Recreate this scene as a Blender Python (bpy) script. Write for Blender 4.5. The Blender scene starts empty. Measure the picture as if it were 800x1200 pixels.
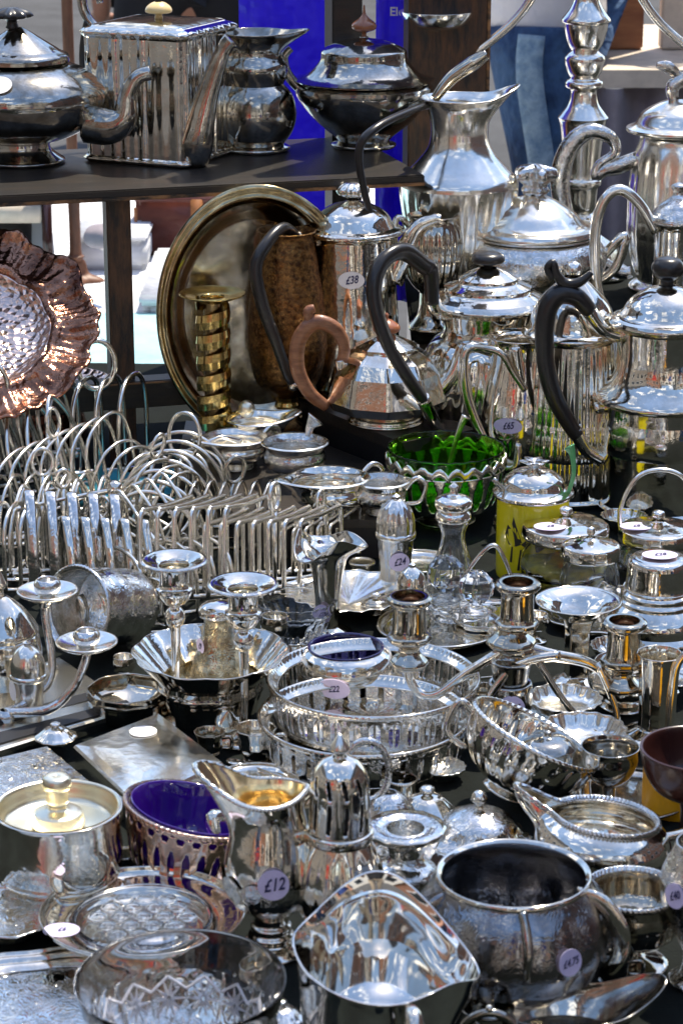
import bpy, math, random
from math import sin, cos, tan, pi, atan2, radians as R, exp, sqrt
from mathutils import Vector, Matrix
random.seed(7)
SC = bpy.context.scene
COL = SC.collection
# ------------------------------------------------------------------ camera
F = 2823.0; PIT = R(18); HC = 0.85           # table top is z = 0, the street is z = -0.72
CAMP = Vector((0, 0, HC))
cd = bpy.data.cameras.new('camera'); cam = bpy.data.objects.new('camera', cd); COL.objects.link(cam)
cam.location = CAMP; cam.rotation_euler = (pi/2-PIT, 0, 0)
cd.sensor_fit = 'VERTICAL'; cd.sensor_height = 24; cd.lens = 24/2*F/600
cd.clip_start = 0.05; cd.clip_end = 500
cd.dof.use_dof = True; cd.dof.focus_distance = 2.55; cd.dof.aperture_fstop = 13
SC.camera = cam
# ------------------------------------------------------------------ world and sun
SUN_EL, SUN_AZ = R(65), R(32)               # azimuth measured from +Y (away from the camera) towards +X
w = bpy.data.worlds.new('World'); SC.world = w; w.use_nodes = True
nt = w.node_tree; nt.nodes.clear()
def N(nt, t, **kw):
    n = nt.nodes.new(t)
    for k, v in kw.items(): setattr(n, k, v)
    return n
sky = N(nt, 'ShaderNodeTexSky'); sky.sky_type = 'NISHITA'; sky.sun_disc = False
sky.sun_elevation = SUN_EL; sky.sun_rotation = SUN_AZ; sky.air_density = 1.0; sky.dust_density = 0.6; sky.ozone_density = 1.5
bg = N(nt, 'ShaderNodeBackground'); bg.inputs[1].default_value = 0.14
tc = N(nt, 'ShaderNodeTexCoord'); mp = N(nt, 'ShaderNodeMapping'); mp.inputs['Scale'].default_value = (1, 1, 2.2)
no = N(nt, 'ShaderNodeTexNoise'); no.inputs['Scale'].default_value = 3.4; no.inputs['Detail'].default_value = 8; no.inputs['Roughness'].default_value = .55
cr = N(nt, 'ShaderNodeValToRGB'); cr.color_ramp.elements[0].position = .56; cr.color_ramp.elements[1].position = .66
mx = N(nt, 'ShaderNodeMixRGB'); mx.inputs[2].default_value = (8, 8, 8, 1)
out = N(nt, 'ShaderNodeOutputWorld')
lk = nt.links.new
lk(tc.outputs['Generated'], mp.inputs[0]); lk(mp.outputs[0], no.inputs['Vector']); lk(no.outputs['Fac'], cr.inputs[0])
lk(cr.outputs[0], mx.inputs[0]); lk(sky.outputs[0], mx.inputs[1]); lk(mx.outputs[0], bg.inputs[0]); lk(bg.outputs[0], out.inputs[0])
sl = bpy.data.lights.new('sun', 'SUN'); sl.energy = 3.7; sl.angle = R(.5); sl.color = (1, .90, .74)
so = bpy.data.objects.new('sun', sl); COL.objects.link(so)
sd = Vector((sin(SUN_AZ)*cos(SUN_EL), cos(SUN_AZ)*cos(SUN_EL), sin(SUN_EL)))
so.rotation_euler = sd.to_track_quat('Z', 'Y').to_euler(); so.location = sd*20
SC.view_settings.view_transform = 'Standard'; SC.view_settings.look = 'None'
SC.view_settings.gamma = 1; SC.view_settings.exposure = 0.95
cy = SC.cycles
cy.max_bounces = 12; cy.glossy_bounces = 7; cy.transmission_bounces = 10; cy.diffuse_bounces = 3; cy.transparent_max_bounces = 8
cy.caustics_reflective = True; cy.caustics_refractive = True; cy.sample_clamp_indirect = 12; cy.sample_clamp_direct = 0
cy.blur_glossy = 0.8
# ------------------------------------------------------------------ materials
MATS = {}
def mat(name, col=(.5, .5, .5), metal=0, rough=.4, trans=0, ior=1.45, bump=0, bscale=30, bdist=.002, btype='noise',
        var=0, vscale=20, col2=None, rvar=0, coat=0, stretch=None, spec=.5, sheen=0, alpha=1):
    m = bpy.data.materials.new(name); m.use_nodes = True; n = m.node_tree; b = n.nodes['Principled BSDF']
    b.inputs['Base Color'].default_value = (*col, 1); b.inputs['Metallic'].default_value = metal
    b.inputs['Roughness'].default_value = rough; b.inputs['Transmission Weight'].default_value = trans
    b.inputs['IOR'].default_value = ior; b.inputs['Coat Weight'].default_value = coat; b.inputs['Specular IOR Level'].default_value = spec
    L = n.links.new
    tcn = n.nodes.new('ShaderNodeTexCoord'); src = tcn.outputs['Object']
    if stretch:
        mpn = n.nodes.new('ShaderNodeMapping'); mpn.inputs['Scale'].default_value = stretch; L(src, mpn.inputs[0]); src = mpn.outputs[0]
    if var or rvar or col2:
        ns = n.nodes.new('ShaderNodeTexNoise'); ns.inputs['Scale'].default_value = vscale; ns.inputs['Detail'].default_value = 6
        ns.inputs['Roughness'].default_value = .65; L(src, ns.inputs['Vector'])
        rp = n.nodes.new('ShaderNodeValToRGB'); rp.color_ramp.elements[0].position = .38; rp.color_ramp.elements[1].position = .62
        c2 = col2 or tuple(c*(1-var) for c in col)
        rp.color_ramp.elements[0].color = (*c2, 1); rp.color_ramp.elements[1].color = (*col, 1)
        L(ns.outputs['Fac'], rp.inputs[0]); L(rp.outputs[0], b.inputs['Base Color'])
        if rvar:
            mr = n.nodes.new('ShaderNodeMapRange'); mr.inputs['From Min'].default_value = .3; mr.inputs['From Max'].default_value = .7
            mr.inputs['To Min'].default_value = rough+rvar; mr.inputs['To Max'].default_value = rough
            L(ns.outputs['Fac'], mr.inputs[0]); L(mr.outputs[0], b.inputs['Roughness'])
    if bump:
        if btype == 'voronoi':
            bn = n.nodes.new('ShaderNodeTexVoronoi'); bn.inputs['Scale'].default_value = bscale; o = bn.outputs['Distance']
        elif btype == 'engrave':
            bn = n.nodes.new('ShaderNodeTexNoise'); bn.inputs['Scale'].default_value = bscale; bn.inputs['Detail'].default_value = 2
            bn.inputs['Distortion'].default_value = 2.5
            q = n.nodes.new('ShaderNodeMath'); q.operation = 'PINGPONG'; q.inputs[1].default_value = .08
            L(bn.outputs['Fac'], q.inputs[0]); o = q.outputs[0]
        else:
            bn = n.nodes.new('ShaderNodeTexNoise'); bn.inputs['Scale'].default_value = bscale; bn.inputs['Detail'].default_value = 3; o = bn.outputs['Fac']
        L(src, bn.inputs['Vector'])
        bp = n.nodes.new('ShaderNodeBump'); bp.inputs['Strength'].default_value = bump; bp.inputs['Distance'].default_value = bdist
        L(o, bp.inputs['Height']); L(bp.outputs[0], b.inputs['Normal'])
    MATS[name] = m; return m
SILV = mat('silver', (.94, .89, .79), 1, .035, bump=.22, bscale=85, bdist=.0016, col2=(.74, .68, .58), vscale=45, rvar=.09)
BRIGHT = mat('bright_silver', (.98, .94, .85), 1, .13, bump=.22, bscale=70, bdist=.0018, var=.10, vscale=60, rvar=.10)
HAMM = mat('worn_silver', (.86, .84, .80), 1, .09, bump=.7, bscale=90, bdist=.0018, var=.25, vscale=60, rvar=.15)
CHASED = mat('chased_silver', (.88, .86, .82), 1, .07, bump=.8, bscale=55, bdist=.0022, btype='engrave', col2=(.6, .58, .53), vscale=90)
TARN = mat('tarnished_silver', (.70, .65, .55), 1, .04, bump=.2, bscale=50, bdist=.002, col2=(.42, .36, .27), vscale=30, rvar=.08)
DARKS = mat('dark_pewter_silver', (.60, .58, .53), 1, .06, bump=.25, bscale=60, bdist=.002, col2=(.30, .28, .24), vscale=40, rvar=.10)
DCHAS = mat('dark_chased_silver', (.40, .40, .41), 1, .07, bump=.6, bscale=45, bdist=.0022, btype='engrave', col2=(.22, .21, .21), vscale=40, rvar=.1)  # metal darkened to imitate the dark surroundings the sugar bowl mirrors
BASEM = mat('grey_metal', (.52, .52, .50), 1, .12, bump=.4, bscale=45, bdist=.002, var=.35, vscale=35, rvar=.1)
GILT = mat('gilt_lining', (.93, .80, .54), 1, .16, bump=.3, bscale=40, bdist=.002, var=.1)
PALEG = mat('pale_gilt', (.93, .86, .66), 1, .28, bump=.2, bscale=60, bdist=.001, var=.08)
OLDG = mat('old_gilt_silver', (.80, .68, .44), 1, .12, bump=.9, bscale=55, bdist=.003, btype='engrave', col2=(.34, .27, .15), vscale=110)
BRASS = mat('polished_brass', (.86, .66, .26), 1, .10, bump=.35, bscale=40, bdist=.002, col2=(.55, .38, .12), vscale=60, rvar=.1)
DBRAS = mat('old_brass', (.50, .36, .17), 1, .16, bump=.3, bscale=30, bdist=.002, col2=(.20, .14, .07), vscale=30, rvar=.15)
OLDB = mat('old_silver_brass_rim', (.66, .54, .32), 1, .10, bump=.3, bscale=40, bdist=.002, col2=(.30, .22, .10), vscale=40, rvar=.1)
ETCH = mat('etched_copper_brass', (.34, .18, .06), 1, .2, bump=.8, bscale=160, bdist=.002, btype='engrave', col2=(.08, .04, .02), vscale=160)
TRAYM = mat('tray_silver_plate', (.66, .62, .52), 1, .10, bump=.3, bscale=10, bdist=.014, col2=(.16, .13, .08), vscale=14, rvar=.12)
COPP = mat('hammered_copper', (.94, .72, .63), 1, .22, bump=.9, bscale=120, bdist=.0032, btype='voronoi', var=.25, vscale=30)
COPE = mat('copper_edge', (.50, .25, .16), 1, .2, bump=.9, bscale=110, bdist=.003, col2=(.09, .04, .03), vscale=24)  # dark copper; part of its darkness stands in for the shelf's shade
ROSE = mat('worn_copper_silver', (.84, .62, .50), 1, .09, bump=.5, bscale=60, bdist=.002, col2=(.62, .40, .30), vscale=30, rvar=.1)
BLKW = mat('black_handle', (.018, .017, .017), 0, .28, bump=.2, bscale=60, bdist=.001, coat=.2)
BRNW = mat('brown_wood', (.33, .15, .075), 0, .38, bump=.3, bscale=80, col2=(.20, .08, .04), vscale=40, stretch=(1, 1, 4), coat=.3)
KNOBW = mat('glossy_wood', (.30, .11, .05), 0, .2, coat=.6)
IVORY = mat('cream_knob', (.80, .62, .30), 0, .25, coat=.4)
GLASS = mat('clear_glass', (.97, .98, .98), 0, .01, trans=1, ior=1.48)
GREENG = mat('green_glass', (.28, .72, .05), 0, .02, trans=1, ior=1.45, bump=.3, bscale=60)
BLUEG = mat('cobalt_glass', (.045, .008, .26), 0, .04, trans=.35, ior=1.5, spec=.8, coat=.5)
BLUED = mat('dark_cobalt_glass', (.008, .006, .06), 0, .05, trans=.1, ior=1.5, spec=.8)
YELL = mat('yellow_enamel_glass', (.62, .56, .015), 0, .16, coat=.6, var=.1)
MUST = mat('mustard_contents', (.45, .42, .06), 0, .6, bump=.5, bscale=80, col2=(.2, .22, .05), vscale=60)
INK = mat('black_paint', (.01, .01, .01), 0, .5)
ORNG = mat('orange_paint', (.6, .12, .02), 0, .5)
TAGL = mat('lilac_sticker', (.62, .57, .82), 0, .7, bump=.3, bscale=60, bdist=.002, var=.08, vscale=90)
TAGW = mat('white_sticker', (.85, .84, .84), 0, .7)
PEN = mat('ballpoint_ink', (.03, .03, .10), 0, .7)
MIRR = mat('polished_silver', (.93, .91, .87), 1, .02, bump=.05, bscale=22, bdist=.002, var=.08, vscale=50, rvar=.03)
CUPDK = mat('dark_cup_lining', (.05, .02, .012), 0, .5, var=.4)  # rough dark brown for the inside of the candle cups
DWOOD = mat('black_painted_wood', (.020, .019, .018), 0, .35, bump=.4, bscale=40, bdist=.001, col2=(.035, .028, .022), vscale=12, stretch=(1, 8, 8))
WORN = mat('worn_wood_edge', (.02, .018, .016), 0, .5, bump=.5, bscale=150, col2=(.30, .15, .06), vscale=40, stretch=(1, 2, 2))
WORNP = mat('worn_painted_wood', (.016, .014, .013), 0, .5, bump=.5, bscale=70, col2=(.10, .045, .02), vscale=34, stretch=(3, 3, .7))
CLOTH = mat('dark_green_cloth', (.008, .011, .010), 0, .95, bump=.6, bscale=500, bdist=.001, var=.45, vscale=14, spec=.2)
TURQ = mat('turquoise_cloth', (.03, .28, .42), 0, .8, bump=.4, bscale=200, bdist=.001, var=.3)
REDB = mat('dark_red_lacquer', (.035, .011, .009), 0, .25, coat=.4)
YPLA = mat('yellow_plastic', (.75, .38, .01), 0, .3)
# ------------------------------------------------------------------ geometry helpers
def ray(px, py):
    return Vector((px-400, cos(PIT)*F+sin(PIT)*(600-py), -sin(PIT)*F+cos(PIT)*(600-py)))
def at(px, py, z=0.0):
    d = ray(px, py); t = (z-HC)/d.z; return CAMP+d*t, t, atan2(-d.z, d.y)
def atY(px, py, Y):
    d = ray(px, py); t = Y/d.y; return CAMP+d*t, t, atan2(-d.z, d.y)
def catmull(P, n=4, closed=False):
    if len(P) < 3 and not closed: return [Vector(p) for p in P]
    P = [Vector(p) for p in P]; o = []; m = len(P)
    for i in range(m if closed else m-1):
        if closed: a, b, c, d = P[(i-1) % m], P[i], P[(i+1) % m], P[(i+2) % m]
        else: a, b, c, d = P[max(i-1, 0)], P[i], P[i+1], P[min(i+2, m-1)]
        for k in range(n):
            t = k/n
            o.append(.5*((2*b)+(c-a)*t+(2*a-5*b+4*c-d)*t*t+(3*b-a-3*c+d)*t**3))
    if not closed: o.append(P[-1])
    return o
def smooth_profile(prof, n=4):
    """(r, z) points, a third entry marks a crease; returns runs of points"""
    runs, cur = [], []
    for p in prof:
        cur.append((p[0], p[1]))
        if len(p) > 2 and len(cur) > 1: runs.append(cur); cur = [(p[0], p[1])]
    if len(cur) > 1: runs.append(cur)
    return [[(max(q[0], 0), q[1]) for q in catmull([(a, b, 0) for a, b in r], n)] for r in runs]
def linkobj(name, verts, faces, m, parent=None, smooth=True, loc=None):
    me = bpy.data.meshes.new(name); me.from_pydata([tuple(v) for v in verts], [], faces)
    me.validate(clean_customdata=False)
    if smooth: me.polygons.foreach_set('use_smooth', [True]*len(me.polygons))
    me.materials.append(m); me.update()
    o = bpy.data.objects.new(name, me); COL.objects.link(o)
    if parent: o.parent = parent
    if loc: o.location = loc
    return o
def add(V, Fc, v, f):
    b = len(V); V.extend(v); Fc.extend([tuple(i+b for i in q) for q in f])
def lathe_geo(prof, seg=48, mod=None, skip=None, n=4, sx=1, sy=1, phase=0):
    V, Fc = [], []
    zs = [p[1] for p in prof]; z0, z1 = min(zs), max(zs)
    for run in smooth_profile(prof, n):
        b = len(V); m = len(run)
        for j, (r, z) in enumerate(run):
            for i in range(seg):
                th = 2*pi*i/seg+phase; rr, zz = r, z
                if mod: rr, zz = mod(th, r, z)
                V.append((rr*cos(th)*sx, rr*sin(th)*sy, zz))
        for j in range(m-1):
            for i in range(seg):
                if skip and skip((i+.5)/seg, (j+.5)/(m-1)): continue
                k = (i+1) % seg
                Fc.append((b+j*seg+i, b+j*seg+k, b+(j+1)*seg+k, b+(j+1)*seg+i))
    return V, Fc
def tube_geo(pts, rad, seg=10, n=5, closed=False, flat=1.0, up=None, caps=True, straight=False):
    P = [Vector(p) for p in pts] if straight else catmull(pts, n, closed)
    m = len(P)
    rs = rad if isinstance(rad, (list, tuple)) else [rad]
    def rr(i):
        t = i/(m-1)*(len(rs)-1); k = min(int(t), len(rs)-2) if len(rs) > 1 else 0
        return rs[0] if len(rs) == 1 else rs[k]*(1-(t-k))+rs[k+1]*(t-k)
    V, Fc = [], []; nrm = None
    for i in range(m):
        a = P[(i-1) % m] if closed else P[max(i-1, 0)]; c = P[(i+1) % m] if closed else P[min(i+1, m-1)]
        T = (c-a).normalized()
        if up is not None: nn = Vector(up)-T*T.dot(Vector(up))
        elif nrm is None:
            q = Vector((0, 1, 0)) if abs(T.y) < .9 else Vector((1, 0, 0)); nn = q-T*T.dot(q)
        else: nn = nrm-T*T.dot(nrm)
        if nn.length < 1e-6: nn = Vector((1, 0, 0))-T*T.x
        nn.normalize(); nrm = nn; bb = T.cross(nn); r = rr(i)
        for k in range(seg):
            th = 2*pi*k/seg; V.append(P[i]+nn*(cos(th)*r*flat)+bb*(sin(th)*r))
    for i in range(m if closed else m-1):
        for k in range(seg):
            a = i*seg+k; b = i*seg+(k+1) % seg; c = ((i+1) % m)*seg+(k+1) % seg; d = ((i+1) % m)*seg+k
            Fc.append((a, b, c, d))
    if caps and not closed:
        Fc.append(tuple(range(seg-1, -1, -1))); Fc.append(tuple((m-1)*seg+k for k in range(seg)))
    return V, Fc
def ball_geo(c, r, seg=14, sc=(1, 1, 1)):
    V, Fc = lathe_geo([(r*sin(pi*k/8), -r*cos(pi*k/8)) for k in range(9)], seg, n=1)
    return [(c[0]+x*sc[0], c[1]+y*sc[1], c[2]+z*sc[2]) for x, y, z in V], Fc
def box_geo(x0, x1, y0, y1, z0, z1, bev=0):
    if bev <= 0:
        V = [(x, y, z) for z in (z0, z1) for y in (y0, y1) for x in (x0, x1)]
        return V, [(0, 2, 3, 1), (4, 5, 7, 6), (0, 1, 5, 4), (2, 6, 7, 3), (0, 4, 6, 2), (1, 3, 7, 5)]
    import bmesh
    bm = bmesh.new(); bmesh.ops.create_cube(bm, size=1)
    for v in bm.verts: v.co = ((x0+x1)/2+v.co.x*(x1-x0), (y0+y1)/2+v.co.y*(y1-y0), (z0+z1)/2+v.co.z*(z1-z0))
    bmesh.ops.bevel(bm, geom=bm.edges[:], offset=bev, segments=2, affect='EDGES')
    bm.verts.index_update(); V = [tuple(v.co) for v in bm.verts]; Fc = [tuple(v.index for v in f.verts) for f in bm.faces]; bm.free()
    return V, Fc
def wall(prof, t, floor=None):
    """outer profile from the foot up -> closed vessel with an inner skin"""
    top = prof[-1]; inner = [(max(p[0]-t, .2),)+(max(p[1], (floor if floor is not None else prof[0][1]+t)),)+tuple(p[2:]) for p in reversed(prof)
                            if p[1] >= (floor if floor is not None else prof[0][1])]
    fl = floor if floor is not None else prof[0][1]+t
    return list(prof)[:-1]+[(top[0], top[1]), (top[0]-t*.5, top[1]+t*.5)]+inner+[(0, fl)]
# theta: 0 right, pi left, -pi/2 towards the camera, pi/2 away
def dth(a, b):
    d = (a-b) % (2*pi); return d-2*pi if d > pi else d
def ss(a, b, x):
    t = min(max((x-a)/(b-a), 0), 1); return t*t*(3-2*t)
def lip(th0, out, rise, zs, zt, wd=.45, back=0):
    def f(th, r, z):
        k = ss(zs, zt, z); w_ = exp(-(dth(th, th0)/wd)**2)
        bk = exp(-(dth(th, th0+pi)/.8)**2)
        return r+out*w_*k*(1 if r > 1 else 0), z+rise*w_*k+back*bk*k
    return f
def flute(n, amp, z0=-1e9, z1=1e9, kind='cos'):
    def f(th, r, z):
        k = ss(z0, z0+6, z)*(1-ss(z1-6, z1, z)) if z0 > -1e8 else 1
        c = cos(n*th) if kind == 'cos' else (abs(cos(n*th/2))*2-1 if kind == 'lobe' else (abs(sin(n*th/2))*-2+1))
        return r*(1+amp*c*k), z
    return f
def poly(n, z0=-1e9, z1=1e9, ph=0):
    def f(th, r, z):
        a = ((th+ph) % (2*pi/n))-pi/n
        q = cos(pi/n)/cos(a)
        return (r*q*1.04 if z0 <= z <= z1 else r), z
    return f
def both(*fs):
    def f(th, r, z):
        for g in fs: r, z = g(th, r, z)
        return r, z
    return f
def gad(n, amp, z0, z1):
    def f(th, r, z):
        if z0 <= z <= z1: r = r+amp*cos(n*th+z*.8)
        return r, z
    return f
def writing(name, txt, size, m, parent, shear=0, align='CENTER', ext=.0001):
    c = bpy.data.curves.new(name, 'FONT'); c.body = txt; c.size = size; c.align_x = align; c.align_y = 'CENTER'; c.shear = shear; c.extrude = ext; c.resolution_u = 2; c.offset = size*.018
    f = bpy.data.objects.new('tmp', c); COL.objects.link(f); bpy.context.view_layer.update()
    me = bpy.data.meshes.new_from_object(f.evaluated_get(bpy.context.evaluated_depsgraph_get())); bpy.data.objects.remove(f)
    me.name = name; me.materials.clear(); me.materials.append(m)
    o = bpy.data.objects.new(name, me); COL.objects.link(o); o.parent = parent; return o
class T:
    """one thing: an Empty at its base; lengths are given in photo pixels at its distance"""
    def __init__(s, name, label, cat, px, py, z=0.0, Y=None, group=None, yaw=0, tilt=0, roll=0, iso=False, k=1.0):
        p, t, dep = at(px, py, z) if Y is None else atY(px, py, Y)
        s.s = t; s.v = t if iso else t/cos(dep); s.s *= k; s.v *= k
        o = bpy.data.objects.new(name, None); COL.objects.link(o); o.location = p; o.rotation_euler = (tilt, roll, yaw)
        o.empty_display_size = .02
        o['label'] = label; o['category'] = cat
        if group: o['group'] = group
        s.o = o
    def tr(s, V, off=(0, 0, 0)):
        return [((x+off[0])*s.s, (y+off[1])*s.s, (z+off[2])*s.v) for x, y, z in V]
    def add(s, part, geo, m, par=None, off=(0, 0, 0), smooth=True, label=None, solid=0):
        V, Fc = geo; o = linkobj(part, s.tr(V, off), Fc, m, par or s.o, smooth)
        if solid:
            sm = o.modifiers.new('solid', 'SOLIDIFY'); sm.thickness = solid*s.s; sm.offset = 0
        if label: o['label'] = label
        return o
    def L(s, part, prof, m=None, seg=48, par=None, off=(0, 0, 0), label=None, solid=0, **kw):
        return s.add(part, lathe_geo(prof, seg, **kw), m or SILV, par, off, True, label, solid)
    def P(s, part, pts, rad, m=None, par=None, off=(0, 0, 0), label=None, **kw):
        P3 = [(p[0], 0, p[1]) if len(p) == 2 else p for p in pts]
        return s.add(part, tube_geo(P3, rad, **kw), m or SILV, par, off, True, label)
    def W(s, pts):
        a = -s.o.rotation_euler.z
        return [(p[0]*cos(a)-p[1]*sin(a), p[0]*sin(a)+p[1]*cos(a), p[2]) for p in pts]
    def B(s, part, c, r, m=None, par=None, sc=(1, 1, 1), seg=14, **kw):
        return s.add(part, ball_geo(c, r, seg, sc), m or SILV, par, **kw)
    def tag(s, th, r, z, rad, txt=None, m=None, slope=0, oval=1, spin=0, par=None, up=False, sz=None):
        """price sticker lying on the surface at angle th"""
        m = m or TAGL
        if up: nrm = Vector((0, 0, 1)); pos = Vector((r*cos(th)*s.s, r*sin(th)*s.s, z*s.v)); X = Vector((1, 0, 0))
        else:
            nrm = Vector((cos(th)*cos(slope), sin(th)*cos(slope), sin(slope))); pos = Vector((r*cos(th)*s.s, r*sin(th)*s.s, z*s.v))
            X = Vector((-sin(th), cos(th), 0))
        Yv = nrm.cross(X)
        M = Matrix(((X.x, Yv.x, nrm.x), (X.y, Yv.y, nrm.y), (X.z, Yv.z, nrm.z))).to_4x4()
        M = Matrix.Translation(pos+nrm*.0008)@M@Matrix.Rotation(spin, 4, 'Z')
        q = rad*s.s; V = []; n = 24
        for zz in (0, .0004):
            for k in range(n): V.append((cos(2*pi*k/n)*q*oval, sin(2*pi*k/n)*q, zz))
        Fc = [tuple(range(n-1, -1, -1)), tuple(range(n, 2*n))]+[(k, (k+1) % n, n+(k+1) % n, n+k) for k in range(n)]
        o = linkobj('price_sticker', V, Fc, m, par or s.o, False); o.matrix_local = M
        if txt:
            t = writing('price_writing', txt, (sz or rad*.95)*s.s, PEN, o, .35)
            t.location = (0, 0, .0007); t.rotation_euler = (0, 0, R(8)); t.scale = (.85, 1.15, 1)
        return o
def ring_pts(rx, rz, n=16, a0=0, a1=2*pi, c=(0, 0), closed=True):
    m = n if closed else n-1
    return [(c[0]+rx*cos(a0+(a1-a0)*k/m), c[1]+rz*sin(a0+(a1-a0)*k/m)) for k in range(n)]
def struct(name, geo, m, smooth=False):
    o = linkobj(name, geo[0], geo[1], m, None, smooth); o['kind'] = 'structure'; return o
def beads(R0, z, n, r, sx=1, sy=1, seg=6):
    V, Fc = [], []
    for k in range(n):
        a = 2*pi*k/n; v, f = ball_geo((R0*cos(a)*sx, R0*sin(a)*sy, z), r, seg); add(V, Fc, v, f)
    return V, Fc
# ================================================================== the setting
ASPH = mat('asphalt', (.075, .078, .085), 0, .9, bump=.6, bscale=180, bdist=.004, var=.35, vscale=3)
V = [(-60, -60, -.72), (60, -60, -.72), (60, 90, -.72), (-60, 90, -.72)]
struct('ground', (V, [(0, 1, 2, 3)]), ASPH)
WHITEC = mat('white_table_cloth', (.78, .80, .84), 0, .85, bump=.5, bscale=9, bdist=.02)
WPLAST = mat('white_plastic', (.80, .82, .86), 0, .35, bump=.2, bscale=12, bdist=.01)
def translucent(m, k):
    n = m.node_tree; b = n.nodes['Principled BSDF']; o_ = [q for q in n.nodes if q.type == 'OUTPUT_MATERIAL'][0]
    tr = n.nodes.new('ShaderNodeBsdfTranslucent'); tr.inputs[0].default_value = b.inputs['Base Color'].default_value
    mx_ = n.nodes.new('ShaderNodeMixShader'); mx_.inputs[0].default_value = k
    n.links.new(b.outputs[0], mx_.inputs[1]); n.links.new(tr.outputs[0], mx_.inputs[2]); n.links.new(mx_.outputs[0], o_.inputs[0])
CYAN = mat('pale_cyan_cloth', (.42, .72, .80), 0, .85, bump=.4, bscale=20, bdist=.01, var=.25, vscale=8)
GREYC = mat('grey_stall_cloth', (.30, .27, .30), 0, .9, bump=.6, bscale=7, bdist=.03, var=.15)
BLUEB = mat('ultramarine_plastic', (.09, .05, .78), 0, .38, bump=1, bscale=11, bdist=.04); translucent(BLUEB, .45)
LEATH = mat('brown_leather', (.16, .045, .03), 0, .4, bump=.4, bscale=60, col2=(.09, .025, .018), vscale=14, coat=.2)
TANL = mat('tan_leather', (.42, .17, .06), 0, .5)
PLANK = mat('orange_brown_planks', (.42, .17, .07), 0, .6, bump=.3, bscale=30, col2=(.26, .09, .04), vscale=6, stretch=(1, 6, 6))
CREAMP = mat('cream_boards', (.72, .62, .50), 0, .6, var=.2)
POLEW = mat('turned_brown_wood', (.20, .085, .045), 0, .5, bump=.4, bscale=60, col2=(.09, .04, .025), vscale=30, stretch=(1, 1, .3))
DKPL = mat('black_plastic', (.012, .012, .014), 0, .4)
SKIN = mat('skin', (.48, .25, .17), 0, .5, var=.1)
JEANS = mat('blue_denim', (.055, .12, .24), 0, .9, bump=1, bscale=13, bdist=.05, col2=(.02, .045, .11), vscale=11, stretch=(1, 1, .7))
JSEAM = mat('faded_denim', (.30, .42, .52), 0, .9, bump=.6, bscale=60, bdist=.01, col2=(.14, .24, .36), vscale=30)
TEEW = mat('white_jersey', (.72, .70, .70), 0, .9, bump=.6, bscale=16, bdist=.02)
TEER = mat('red_jersey', (.40, .03, .03), 0, .9); TEED = mat('black_jersey', (.015, .016, .02), 0, .9); TEEB = mat('navy_jersey', (.03, .06, .22), 0, .9)
CHINO = mat('beige_trousers', (.42, .34, .25), 0, .9, bump=.5, bscale=18, bdist=.02); HAIR = mat('dark_hair', (.03, .018, .012), 0, .6, bump=.6, bscale=120)
STALL = mat('stall_tabletop', (.10, .10, .10), 0, .6)

# the market table: padded cloth top with a hanging front
o = bpy.data.objects.new('market_table', None); COL.objects.link(o)
o['label'] = 'trestle table under a dark green cloth that carries all the silverware'; o['category'] = 'table'; TBL = o
V, Fc = [], []
n1, n2 = 60, 60
for j in range(n2+1):
    for i in range(n1+1):
        x = -1.0+2.1*i/n1; y = 1.15+2.15*j/n2
        V.append((x, y, -.0012+.0008*sin(x*23+y*7)*sin(y*19-x*5)))
for j in range(n2):
    for i in range(n1):
        a = j*(n1+1)+i; Fc.append((a, a+1, a+n1+2, a+n1+1))
linkobj('cloth_top', V, Fc, CLOTH, o)
V, Fc = [], []
m_ = 90
for j in range(9):
    for i in range(m_+1):
        V.append((-1.0+2.1*i/m_, 1.15-.012*j*.4*(1+sin(i*.9))-.001, -.0012-.06*j))
for j in range(8):
    for i in range(m_):
        a = j*(m_+1)+i; Fc.append((a+m_+1, a+m_+2, a+1, a))
linkobj('cloth_front', V, Fc, CLOTH, o)
linkobj('table_board', *box_geo(-.98, 1.08, 1.18, 3.28, -.03, -.004), STALL, o, False)
for x in (-.9, 1.0):
    for y in (1.3, 3.1): linkobj('leg', *box_geo(x-.03, x+.03, y-.03, y+.03, -.72, -.031), DWOOD, o, False)

def prism(poly, z0, z1):
    n = len(poly); V = [(x, y, z0) for x, y in poly]+[(x, y, z1) for x, y in poly]
    return V, [tuple(range(n-1, -1, -1)), tuple(range(n, 2*n))]+[(k, (k+1) % n, n+(k+1) % n, n+k) for k in range(n)]
def plain(name, label, cat, loc=(0, 0, 0), rz=0, group=None):
    o = bpy.data.objects.new(name, None); COL.objects.link(o); o.location = loc; o.rotation_euler = (0, 0, rz); o['label'] = label; o['category'] = cat
    if group: o['group'] = group
    return o
# risers
o = plain('display_riser', 'low dark wooden riser set askew under the left coffee pot and faceted teapot', 'riser')
linkobj('riser_top', *prism([(-.058, 2.815), (.068, 2.625), (.155, 2.68), (.030, 2.875)], .066, .08), DWOOD, o, False)
linkobj('riser_side', *prism([(-.052, 2.812), (.062, 2.637), (.14, 2.685), (.028, 2.862)], 0, .066), DKPL, o, False)
o = plain('display_riser', 'dark cloth covered step raising the ewer, tureen and candelabrum at the back', 'riser')
linkobj('riser_top', *box_geo(.085, .95, 2.86, 3.42, .135, .15, .004), CLOTH, o)
linkobj('riser_side', *box_geo(.095, .94, 2.87, 3.41, 0, .135), DWOOD, o, False)

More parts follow.
